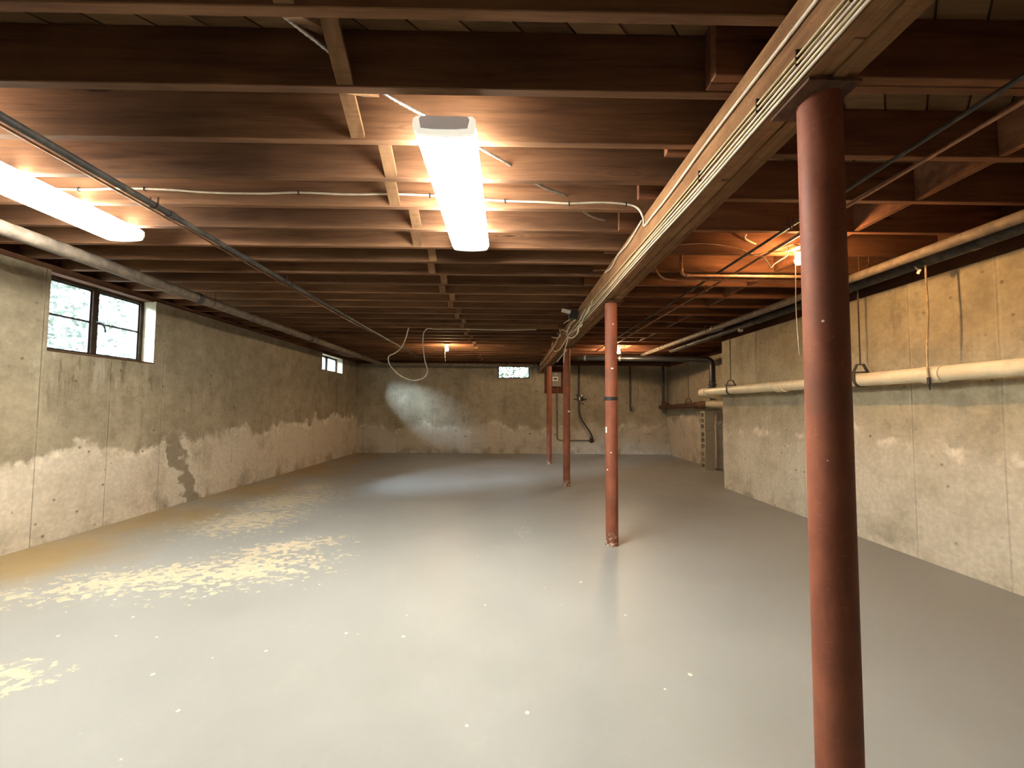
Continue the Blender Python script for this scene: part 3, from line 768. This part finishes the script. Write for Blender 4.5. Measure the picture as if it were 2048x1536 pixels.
for y in (2.6, 4.9, 6.9):
    build(MB().tube([(3.17, y-0.03, 2.35), (3.17, y+0.03, 2.35)], 0.052, 18), 'coupling', M['black'], t, 50)
# two water lines on the right bays
for x, lab, z in ((1.835, 'inner of two slim water lines running under the right joists', 2.40), (1.985, 'outer of two slim water lines running under the right joists', 2.40)):
    t = thing('water_line', lab, 'pipe', (x, 4, z))
    build(MB().tube([(x, YB+0.1, z), (x, 3.0, z), (x, 8.3, z+0.01)], 0.010, 12), 'pipe', M['iron'] if x < 1.9 else M['copper'], t, 50)
    for y in (1.2, 2.5, 3.9, 5.2, 6.5, 7.8):
        mb = MB(); strap(mb, x, y, z, 0.012, 'y', JZ); build(mb, 'pipe_strap', M['rust'], t, 50)
t = build(MB().tube(smooth_path([(2.01, 0.2, 2.425), (2.015, 1.5, 2.42), (2.01, 2.6, 2.43), (2.02, 3.8, 2.42), (2.01, 5.5, 2.43), (2.02, 8.0, 2.43)]), 0.006, 8), 'cable', M['cable'], None, 60, (2.01, 3, 2.42))
tag(t, 'pale cable lying along the outer water line on the right', 'cable')
# transverse copper
cz = 2.345
t = thing('copper_pipe', 'copper pipe crossing under the bulb, elbowed up at its left end', 'pipe', (2.2, 3.32, cz))
build(MB().tube([(1.475, 3.31, JZ+0.12)]+elbow((1.475, 3.31, JZ), (1.475, 3.31, cz), (2, 3.31, cz), 0.045)+[(2.92, 3.31, cz)], 0.013, 12), 'pipe', M['copper'], t, 50)
build(MB().tube([(1.475, 3.31, cz+0.04), (1.475, 3.31, cz+0.06)], 0.017, 12), 'elbow_collar', M['copper'], t, 50)
build(MB().tube([(1.515, 3.31, cz), (1.535, 3.31, cz)], 0.017, 12), 'elbow_collar', M['copper'], t, 50)
t = thing('copper_pipe', 'slimmer bent copper pipe just behind the elbowed one', 'pipe', (2.2, 3.43, cz))
build(MB().tube(smooth_path([(1.26, 3.43, JZ+0.12), (1.30, 3.43, 2.44), (1.37, 3.43, cz+0.015), (1.50, 3.43, cz+0.002), (1.70, 3.43, cz), (2.3, 3.43, cz), (2.92, 3.43, cz)]), 0.009, 10), 'pipe', M['copper'], t, 60)

# cream drain on the right wall
dx, dzp = 3.225, CAM_Z+0.283
t = thing('drain_pipe', 'long cream plastic drain pipe slung along the right wall', 'pipe', (dx, 4, dzp))
build(MB().tube([(dx, YB+0.1, dzp-0.01), (dx, 2, dzp), (dx, 6.42, dzp+0.012)], 0.058, 28), 'pipe', M['pvc'], t, 50)
for y in (2.95, 4.62):
    build(MB().tube([(dx, y-0.075, dzp), (dx, y-0.073, dzp), (dx, y+0.073, dzp), (dx, y+0.075, dzp)], [0.058, 0.0645, 0.0645, 0.058], 28), 'coupling', M['pvc'], t, 40)
build(MB().tube([(dx, 6.35, dzp+0.01)]+elbow((dx, 6.35, dzp+0.01), (dx, 6.60, dzp+0.01), (dx+0.9, 6.80, dzp-0.18), 0.13, 8), 0.066, 28), 'elbow', M['pvc'], t, 50)
build(MB().tube([(dx+0.09, 6.622, dzp-0.008), (dx+1.05, 6.83, dzp-0.13)], 0.057, 28), 'branch', M['pvc'], t, 50)
def clevis(x, y, z, r, label, mat='iron'):
    t = thing('pipe_hanger', label, 'hanger', (x, y, z), 'pipe hangers with rods')
    top = z+r+0.085
    build(MB().tube([(x, y, top-0.012), (x, y, JZ-0.001)], 0.006, 8), 'rod', M[mat], t, 50)
    u = []
    for i in range(13):
        a = math.pi + math.pi*i/12; u.append((x+math.cos(a)*(r+0.006), y, z+math.sin(a)*(r+0.006)))
    path = [u[0]] + u + [u[-1]]
    mb = MB()
    for (p, q) in zip(u[:-1], u[1:]):
        p, q = Vector(p), Vector(q); c = (p+q)/2; d = (q-p).normalized()
        mb.obox(c, d, (0, 1, 0), d.cross(Vector((0, 1, 0))), (q-p).length/2+0.001, 0.014, 0.0028)
    for s in (-1, 1):
        p = Vector((x+s*(r+0.006), y, z)); q = Vector((x+s*(r+0.006), y, z+r+0.02)); d = (q-p).normalized()
        mb.obox((p+q)/2, d, (0, 1, 0), d.cross(Vector((0, 1, 0))), (q-p).length/2, 0.014, 0.0028)
    build(mb, 'loop', M[mat], t)
    mb = MB()
    e = [Vector((x-r-0.006, y, z+r+0.018)), Vector((x-0.028, y, top)), Vector((x+0.028, y, top)), Vector((x+r+0.006, y, z+r+0.018))]
    for p, q in zip(e[:-1], e[1:]):
        d = (q-p).normalized(); mb.obox((p+q)/2, d, (0, 1, 0), d.cross(Vector((0, 1, 0))), (q-p).length/2+0.002, 0.014, 0.0028)
    build(mb, 'yoke', M[mat], t)
    build(MB().tube([(x-r-0.022, y, z+r+0.012), (x+r+0.022, y, z+r+0.012)], 0.006, 8), 'bolt', M[mat], t, 50)
    return t
clevis(dx, 3.575, dzp+0.004, 0.058, 'pipe hanger on the cream drain just right of the near column')
clevis(dx, 5.68, dzp+0.01, 0.058, 'pipe hanger near the far end of the cream drain', 'iron')

# black drain: from the far ceiling to the pillar
yb = 7.82
A = Vector((1.62, 9.0, 2.375)); E = at(1424, 719, Y=yb+0.05); E.y = yb+0.05
t = thing('drain_pipe', 'black drain pipe crossing the far ceiling and dropping to the block pillar', 'pipe', tuple(E))
low = Vector((E.x, E.y, CAM_Z+0.20))
pth = [A, A.lerp(E, 0.5)] + elbow(A, E, low, 0.13, 8) + [low]
build(MB().tube(pth, 0.057, 24), 'pipe', M['black'], t, 50)
for dz_, r_, h_ in ((0.575, 0.070, 0.016), (0.515, 0.075, 0.022), (0.44, 0.066, 0.045)):
    zc = CAM_Z+dz_-0.0
    build(MB().lathe([(0.058, -h_), (r_, -h_+0.006), (r_, h_-0.006), (0.058, h_)], (E.x, E.y, zc), 24), 'hub', M['black'], t, 40)
for f in (0.06, 0.30, 0.34, 0.62):
    c = A.lerp(E, f); d = (E-A).normalized()
    build(MB().tube([c-d*0.02, c+d*0.02], 0.064, 24), 'collar', M['steel'] if f < 0.4 else M['black'], t, 50)
c = A.lerp(E, 0.33)
for s in (-1, 1):
    build(MB().tube([(c.x+s*0.05, c.y, c.z), (c.x+s*0.05, c.y, JZ)], 0.007, 8), 'strap_rod', M['steel'], t, 50)
# rusty cast iron along the set-back wall
z0 = CAM_Z+0.125
t = thing('cast_iron_pipe', 'rusty cast-iron pipe from the far corner to the block pillar', 'pipe', (4.08, 9, z0))
build(MB().tube([(4.10, 10.55, z0-0.05), (4.10, 10.3, z0-0.05), (4.09, 8.05, z0)], 0.058, 20), 'pipe', M['rust'], t, 50)
for y, r in ((10.15, 0.085), (8.55, 0.072), (8.28, 0.076)):
    build(MB().tube([(4.093, y-0.06, z0-0.02), (4.093, y-0.045, z0-0.02), (4.093, y+0.045, z0-0.02), (4.093, y+0.06, z0-0.02)], [0.058, r, r, 0.058], 20), 'hub', M['rust'], t, 40)
build(MB().tube([(4.10, 10.36, z0-0.02), (4.10, 10.36, z0+0.10), (4.10, 10.36, 2.2), (4.08, 10.36, JZ-0.02)], [0.045, 0.035, 0.035, 0.035], 14), 'stack', M['iron'], t, 50)
build(MB().lathe([(0.04, 0.02), (0.055, 0.03), (0.055, 0.09), (0.04, 0.10)], (4.10, 10.36, z0), 16), 'stack_hub', M['rust'], t, 40)
clevis(4.09, 8.9, z0-0.01, 0.060, 'pipe hanger on the rusty cast-iron pipe', 'rust')
t = thing('drain_pipe', 'short cream drain stub joining the rusty pipe above the block pillar', 'pipe', (4.0, 7.8, z0))
build(MB().tube([(3.93, 7.83, z0+0.0), (4.34, 7.62, z0-0.01)], 0.052, 24), 'pipe', M['pvc'], t, 50)
build(MB().tube([(4.09, 8.045, z0)]+elbow((4.09, 8.045, z0), (3.82, 7.885, z0), (4.0, 7.79, z0), 0.12, 6), 0.064, 20), 'rubber_coupling', M['rust'], t, 50)

# block pillar
t = thing('block_pillar', 'pillar of three cinder blocks stood on end under the drain pipes', 'pillar', (4.09, 8.07, 0))
bh = 0.388
for i in range(3):
    x0, x1, y0, y1 = 3.985+0.006*(i == 1), 4.18+0.006*(i == 1), 7.97, 8.165
    zb = i*(bh+0.008)+0.004
    mb = MB()
    # cores run through in x: build the block as webs
    sh = 0.034
    mb.box(x0, x1, y0, y0+sh, zb, zb+bh); mb.box(x0, x1, y1-sh, y1, zb, zb+bh)
    for k in range(4):
        zc = zb + (bh-0.036)*k/3
        mb.box(x0, x1, y0+sh, y1-sh, zc, zc+0.036)
    mb.box((x0+x1)/2-0.01, (x0+x1)/2+0.01, y0+sh, y1-sh, zb+0.036, zb+bh-0.036)
    build(mb, 'block', M['block'], t)
    build(MB().box(3.99, 4.175, 7.975, 8.16, zb-0.008 if i else 0.0, zb), 'mortar_joint', M['mortar'], t)

# ------------------------------------------------------------------ far wall fittings
yw = YF-0.001
p0, p1 = at(1089, 738, Y=YF), at(1131, 787, Y=YF)
bd = build(MB().cbox(p0.x, p1.x, YF-0.02, YF-0.0005, p1.z, 2.36, 0.003), 'backboard', M['board'], None, None, (p0.x, YF, p1.z))
tag(bd, 'red-brown wooden backboard on the far wall behind the meter box', 'board')
q0, q1 = at(1104, 744, Y=YF-0.1), at(1122, 773, Y=YF-0.1)
t = thing('meter_box', 'grey electrical box with a white-framed dial on the backboard', 'electrical box', ((q0.x+q1.x)/2, YF-0.06, q1.z))
build(MB().cbox(q0.x, q1.x, YF-0.11, YF-0.021, q1.z, q0.z, 0.006), 'case', M['box_grey'], t)
a, b = at(1105, 753.5, Y=YF-0.11), at(1116, 762, Y=YF-0.11)
fr_ = build(MB().cbox(a.x, b.x, YF-0.118, YF-0.1105, b.z, a.z, 0.002), 'dial_frame', M['white'], t)
build(MB().box(a.x+0.028, b.x-0.028, YF-0.1205, YF-0.1182, b.z+0.035, a.z-0.035), 'dial', M['dark'], fr_)
a = at(1111, 748.5, Y=YF-0.11)
build(MB().box(a.x-0.03, a.x+0.03, YF-0.1125, YF-0.1105, a.z-0.008, a.z+0.008), 'name_plate', M['white'], t)
mb = MB()
for x in (q0.x+0.03, q0.x+0.09): mb.tube([(x, YF-0.06, q0.z), (x, YF-0.06, JZ-0.02)], 0.016, 10)
build(mb, 'conduit_riser', M['iron'], t, 50)
# conduit from the box down and across
c0 = at(1114.5, 774, Y=YF-0.05); cA = at(1113.5, 880.5, Y=YF-0.05); cB = at(1181, 880.5, Y=YF-0.05)
t = thing('conduit', 'slim grey conduit dropping from the meter box and turning along the far wall', 'conduit', tuple(cA))
cA.x = c0.x
build(MB().tube([(c0.x, YF-0.05, q1.z-0.0005)]+elbow(c0, cA, cB, 0.10)+[(cB.x-0.03, YF-0.05, cB.z)], 0.014, 10), 'tube', M['iron_tan'], t, 50)
for s in (0.35, 0.75): build(MB().box(c0.x-0.025, c0.x+0.025, YF-0.036, YF-0.0005, cA.z+s-0.01, cA.z+s+0.01), 'clip', M['iron'], t)
# water service: vertical pipe, valve, curved hose, wall entry
v0 = at(1158, 735, Y=YF-0.09); v1 = at(1158.5, 797, Y=YF-0.09); v2 = at(1158.5, 815, Y=YF-0.09)
t = thing('water_service', 'black water pipe with a valve and curved hose on the far wall', 'pipe', tuple(v1))
build(MB().tube([(v0.x, YF-0.09, JZ-0.02), (v0.x, YF-0.09, v1.z+0.04)], 0.022, 12), 'riser', M['iron'], t, 50)
mb = MB().tube([(v1.x, YF-0.09, v1.z+0.06), (v1.x, YF-0.09, v1.z-0.06)], 0.04, 14).tube([(v1.x-0.02, YF-0.10, v1.z), (v1.x+0.10, YF-0.10, v1.z)], 0.05, 14)
mb.tube([(v1.x-0.16, YF-0.10, v1.z-0.02), (v1.x+0.20, YF-0.10, v1.z-0.02)], 0.012, 8)
mb.tube([(v1.x-0.10, YF-0.10, v1.z+0.09), (v1.x-0.02, YF-0.10, v1.z+0.09)], 0.012, 8).tube([(v1.x+0.02, YF-0.10, v1.z-0.13), (v1.x+0.12, YF-0.10, v1.z-0.13)], 0.012, 8)
build(mb, 'valve', M['black'], t, 50)
build(MB().box(v1.x-0.015, v1.x+0.015, YF-0.155, YF-0.14, v1.z-0.05, v1.z+0.04).box(v1.x+0.045, v1.x+0.075, YF-0.12, YF-0.09, v1.z+0.051, v1.z+0.10), 'white_tag', M['white'], t)
hp = [at(1158.5, 812, Y=YF-0.09), at(1159, 824, Y=YF-0.10), at(1163, 838, Y=YF-0.12), at(1171, 851, Y=YF-0.13), at(1180, 864, Y=YF-0.12), at(1185, 876, Y=YF-0.09), at(1184, 881, Y=YF-0.04)]
build(MB().tube([(v1.x, YF-0.09, v1.z-0.06)]+smooth_path(hp), 0.020, 10), 'hose', M['black'], t, 60)
w = at(1183, 881, Y=YF)
build(MB().tube([(w.x, YF-0.07, w.z), (w.x, YF-0.02, w.z), (w.x, YF-0.0005, w.z)], [0.05, 0.055, 0.07], 14).tube([(w.x-0.05, YF-0.05, w.z+0.1), (w.x-0.05, YF-0.05, w.z)], 0.008, 6), 'wall_entry', M['black'], t, 40)
# vent pipe going into the wall
w0, w1_ = at(1260, 740, Y=YF-0.07), at(1264, 820, Y=YF)
t = thing('iron_pipe', 'black pipe dropping from the ceiling into the far wall right of the second column', 'pipe', (w0.x, YF-0.07, w1_.z))
build(MB().tube([(w0.x, YF-0.07, JZ-0.02), (w0.x, YF-0.07, w1_.z+0.08)]+elbow((w0.x, YF-0.07, w1_.z+0.08), (w0.x+0.01, YF-0.07, w1_.z), (w1_.x, YF, w1_.z), 0.05)+[(w1_.x, YF-0.001, w1_.z)], 0.026, 12), 'pipe', M['iron'], t, 50)
build(MB().tube([(w1_.x, YF-0.025, w1_.z), (w1_.x, YF-0.0005, w1_.z)], [0.05, 0.085], 14), 'mortar_collar', M['mortar'], t, 40)

# ------------------------------------------------------------------ cables and wires
def wire(pts, r, mat, name, label, cat='cable', k=6, sm=True, n=7):
    P = smooth_path(pts, k) if sm else pts
    o = build(MB().tube(P, r, n), name, M[mat], None, 70, tuple(P[0]))
    return tag(o, label, cat)
# stapled cable on joist 4
yf = jb(4)-JT-0.006
pp = [(20, 371), (90, 377), (170, 379), (250, 377), (330, 379), (420, 385), (520, 387), (600, 385), (700, 389), (780, 388), (860, 391), (930, 396), (1010, 402), (1080, 404), (1140, 407), (1200, 405), (1250, 408)]
pts = [at(x, y, Y=yf) for x, y in pp]
start = [(XL+0.3, yf, pts[0].z+0.01)]
end = [at(1275, 416, Y=yf-0.01), Vector((BX0-0.03, yf+0.0, 2.395)), Vector((BX0-0.008, yf+0.05, 2.372)), Vector((BX0-0.008, yf-0.10, 2.365)), Vector((BX0-0.008, yf-0.35, 2.36)), Vector((BX0-0.008, yf-0.8, 2.37)), Vector((BX0-0.008, yf-1.5, 2.36)), Vector((BX0-0.008, 0.0, 2.365)), Vector((BX0-0.008, -1.5, 2.365))]
t = thing('joist_cable', 'white cable stapled along a joist face, then along the top of the girder side', 'cable', tuple(pts[8]))
build(MB().tube(smooth_path(start+pts+end, 5), 0.0065, 8), 'sheath', M['cable'], t, 70)
for (x, y) in ((158, 379), (290, 378), (598, 386), (860, 391), (1010, 402), (1138, 407), (1252, 409)):
    q = at(x, y, Y=yf)
    build(MB().box(q.x-0.004, q.x+0.004, yf-0.009, yf+0.006, q.z-0.011, q.z-0.0075).box(q.x-0.004, q.x+0.004, yf-0.009, yf+0.006, q.z+0.0075, q.z+0.011).box(q.x-0.004, q.x+0.004, yf-0.0095, yf-0.007, q.z-0.011, q.z+0.011), 'staple', M['dark'], t)
# armoured cable running diagonally through the joists
zc = CAM_Z+1.335
ap = []
for px, py in ((500, -22), (550, 18), (655, 100), (770, 187), (865, 240), (960, 296), (1025, 333), (1082, 372), (1135, 394), (1175, 429), (1210, 441), (1240, 446)):
    ap.append(at(px, py, Z=zc))
P = smooth_path(ap, 30)
rr = [0.0078+0.0011*math.sin(i*2.1) for i in range(len(P))]
tag(build(MB().tube(P, rr, 8), 'armoured_cable', M['bx'], None, 70, tuple(P[0])), 'ribbed metal-armoured cable running diagonally through the joists by the centre light', 'cable')
# cables on the girder side
bx = BX0
def along(h, dx_=0.006, wig=0.006, y0=-1.8, y1=5.6, seed=1, step=0.45, drift=0.0):
    rn = random.Random(seed); out = []; y = y0
    while y < y1:
        out.append((bx-dx_-rn.uniform(0, 0.003), y, h+rn.uniform(-wig, wig)+drift*max(0, y-1.8))); y += step*rn.uniform(0.8, 1.2)
    out.append((bx-dx_, y1, h+drift*max(0, y1-1.8)))
    return out
wire(along(2.189, 0.008, 0.004, seed=3, drift=0.004), 0.0052, 'cable', 'girder_cable', 'lowest pale cable along the bottom edge of the girder')
wire(along(2.206, 0.008, 0.004, seed=3, drift=0.007), 0.0052, 'cable_y', 'girder_cable', 'cream cable just above the lowest one on the girder side')
wire(along(2.225, 0.008, 0.004, seed=3, drift=0.012), 0.0048, 'cable', 'girder_cable', 'third cable of the bundle low on the girder side')
wire(along(2.248, 0.006, 0.004, seed=6, drift=0.010, y1=5.2), 0.0036, 'cable_y', 'girder_wire', 'lower of two thin tan wires on the girder side')
P = smooth_path(along(2.268, 0.006, 0.004, seed=6, drift=0.022, y1=4.9), 6)
t = thing('girder_wire', 'upper of two thin tan wires on the girder side, held by rusty staples', 'cable', tuple(P[0]))
build(MB().tube(P, 0.0036, 7), 'sheath', M['cable_y'], t, 70)
for i, y in enumerate((0.95, 1.14, 1.33, 1.75)):
    build(MB().box(bx-0.012, bx-0.0005, y-0.0025, y+0.0025, 2.241, 2.290), 'staple', M['rust'], t)
# cable that leaves the joist and follows the top of the girder to the back
yy = yf+0.10
wire([(bx-0.008, yy, 2.43), (bx-0.008, yy+0.06, 2.42), (bx-0.008, yy+0.3, 2.40), (bx-0.008, yy+0.55, 2.415), (bx-0.008, yy+0.75, 2.39), (bx-0.008, yy+0.95, 2.42)], 0.0065, 'cable', 'girder_cable', 'short white cable looping over the top edge of the girder')
# tangle of cable by the third column
def loop(c, ry, rz_, tilt, mat, label, r=0.006, turns=1.3, x=None):
    pts = []
    for i in range(int(18*turns)+1):
        a = 2*math.pi*i/18
        pts.append((c[0]-0.004*i/4*math.cos(a*0.5), c[1]+math.cos(a+tilt)*ry, c[2]+math.sin(a+tilt)*rz_))
    return wire(pts, r, mat, 'cable_loop', label, 'cable', 3)
def bp(px, py, off=0.02): return at(px, py, X=bx-off)
wire([bp(1172, 618), bp(1160, 640), bp(1164, 650), bp(1150, 660), bp(1139, 668), bp(1126, 690), bp(1118, 700), bp(1108, 702), bp(1104, 690), bp(1112, 672), bp(1124, 660), bp(1133, 662), bp(1140, 655)], 0.009, 'cable', 'cable_loop', 'pale looped cable hanging from the girder above the third column')
wire([bp(1150, 640, .04), bp(1140, 650, .05), bp(1134, 668, .05), bp(1142, 676, .05), bp(1154, 668, .04), bp(1158, 652, .04), bp(1166, 640, .03), bp(1180, 612, .02)], 0.009, 'cable', 'cable_loop', 'wide coil of pale cable on the girder left of the second column')
wire([bp(1090, 661, .12), bp(1098, 670, .10), bp(1110, 676, .06), bp(1121, 672, .05), bp(1119, 656, .05), bp(1126, 648, .04), bp(1138, 640, .03), bp(1146, 632, .03)], 0.008, 'cable', 'cable_loop', 'loose cable end curling out to the left of the girder')
wire([bp(1138, 668, .03), bp(1134, 684, .03), bp(1130, 700, .03), bp(1127, 725, .03)], 0.008, 'cable', 'cable_end', 'pale cable end hanging straight down in front of the third column')
wire([bp(1133, 700, .04), bp(1124, 711, .05), bp(1114, 724, .06)], 0.007, 'cable', 'cable_end', 'short pale cable end slanting down to the left beside the third column')
wire([bp(1120, 668, .03), bp(1110, 690, .03), bp(1100, 705, .03), bp(1088, 722, .02), bp(1080, 730, .02)], 0.010, 'cable', 'girder_cable', 'cable following the girder to the far end wall')
wire([bp(1185, 600), bp(1178, 622), bp(1165, 640), bp(1160, 652)], 0.007, 'cable_y', 'cable_end', 'thin cream wire dropping from the girder top near the black adapter')
# adapter with white face
q = at(1141, 626, X=bx-0.10)
t = thing('lamp_adapter', 'small black adapter with a white face on the joists left of the girder', 'adapter', tuple(q))
build(MB().cbox(q.x-0.02, q.x+0.085, q.y-0.03, q.y+0.05, q.z-0.07, q.z+0.03, 0.004), 'body', M['dark'], t)
build(MB().obox((q.x-0.06, q.y-0.035, q.z+0.012), (0.97, 0, -0.24), (0, 1, 0), (0.24, 0, 0.97), 0.055, 0.02, 0.018), 'white_face', M['white'], t)
# drooping loop of cable below the far joists
YL = 6.2
lp = [(818, 655), (812, 675), (803, 695), (790, 706), (777, 714), (780, 730), (795, 747), (812, 757), (830, 761), (848, 755), (855, 742), (850, 722), (847, 700), (846, 680), (848, 665), (856, 657)]
pts = [at(x, y, Y=YL) for x, y in lp]
pts = [Vector((pts[0].x+0.06, YL, JZ+0.03))] + pts + [Vector((pts[-1].x+0.12, YL, JZ-0.008)), Vector((pts[-1].x+0.6, YL, JZ-0.006)), Vector((pts[-1].x+1.2, YL+0.02, JZ-0.008)), Vector((pts[-1].x+1.7, YL-0.02, JZ-0.006))]
wire(pts, 0.009, 'cable', 'hanging_cable', 'pale cable drooping in a big loop below the far joists at left centre', k=5)
# wiring around the near bulb
wire([(2.20, 2.94, 2.44), (2.10, 2.94, 2.41), (2.0, 2.99, 2.42), (1.9, 3.0, 2.40)], 0.005, 'cable_y', 'bulb_wire', 'cream wire leading from the near bulb toward the water lines')
pw_ = [at(x, y, Y=2.96) for x, y in ((1596, 490), (1578, 488), (1577, 500), (1572, 512), (1560, 520), (1548, 528), (1541, 535), (1534, 523), (1524, 512))]
wire(pw_, 0.005, 'cable_y', 'bulb_wire', 'kinked cream wire dangling left of the near bulb')
wire([at(x, y, Y=2.93) for x, y in ((1625, 480), (1600, 484), (1575, 492), (1545, 502), (1520, 508))], 0.004, 'cable_y', 'bulb_wire', 'thin cream wire sagging above the kinked wire by the near bulb')
yv = rb(3)-JT-0.006
wire([at(x, y, Y=yv) for x, y in ((1352, 490), (1400, 487), (1440, 490), (1475, 497), (1505, 508))], 0.004, 'cable_w', 'joist_wire', 'thin brown wire arching across the orange-lit joist')
wire([at(x, y, Y=yv-0.02) for x, y in ((1492, 469), (1490, 477), (1502, 484), (1512, 488))], 0.007, 'cable', 'cable_end', 'short white cable hook on the orange-lit joist')
# sagging wire in the right bay
yv = rb(3)-JT-0.008
wire([at(x, y, Y=yv) for x, y in ((1756, 438), (1780, 450), (1810, 458), (1850, 464), (1890, 466), (1930, 462))], 0.005, 'cable_w', 'sagging_wire', 'thin wire sagging between the right joists beside the near column')
# twiggy lath wires right of the near column
t = thing('wire_lattice', 'thin crossed rusty wires between the near column and the right main', 'wire', tuple(at(1735, 520, Y=3.19)))
for n_, (a, b) in enumerate((((1694, 534), (1775, 520)), ((1694, 520), (1765, 516)), ((1713, 500), (1718, 540)), ((1736, 500), (1734, 540)), ((1750, 485), (1758, 520)))):
    build(MB().tube(smooth_path([at(*a, Y=3.18), at((a[0]+b[0])/2+2, (a[1]+b[1])/2+1, Y=3.19), at(*b, Y=3.2)]), 0.003, 6), 'strand', M['rust'], t, 60)
# cord over the cream drain
q = at(1851, 533, X=3.15)
t = thing('sash_rope', 'tan rope with a black tip hanging in front of the cream drain', 'rope', tuple(q))
cp = [at(x, y, X=3.15) for x, y in ((1851, 533), (1852, 560), (1855, 600), (1856, 640), (1854, 690), (1855, 735), (1857, 758))]
cp = [Vector((3.15, cp[0].y, 2.306))] + cp[1:]
build(MB().tube(smooth_path(cp), 0.0058, 8), 'strands', M['rope'], t, 60)
e0, e1 = at(1857, 755, X=3.15), at(1860, 780, X=3.15)
build(MB().tube([e0, e0.lerp(e1, 0.5), e0.lerp(e1, 0.55), e1], [0.011, 0.011, 0.005, 0.004], 10), 'tip', M['dark'], t, 50)
q = at(1838, 543, X=3.13)
t = thing('tag', 'small white square tag stuck under the right pipes beside the rope', 'tag', tuple(q))
build(MB().obox(q, (0.2, 0.8, 0.5), (0, -0.53, 0.85), (1, 0, 0), 0.016, 0.018, 0.003), 'card', M['white'], t)
build(MB().tube([q+Vector((0, 0.0, 0.012)), q+Vector((0.005, 0.02, 0.03)), Vector((3.135, q.y+0.03, 2.315))], 0.006, 8), 'clip', M['chip'], t, 50)
q = at(1481, 659, X=3.17)
t = build(MB().lathe([(0.028, -0.03), (0.03, -0.02), (0.03, 0.02), (0.02, 2.308-q.z)], tuple(q), 14), 'end_cap_fitting', M['chip'], None, 40, tuple(q))
tag(t, 'small off-white cap under the black pipe at the far end of the right wall', 'cap')
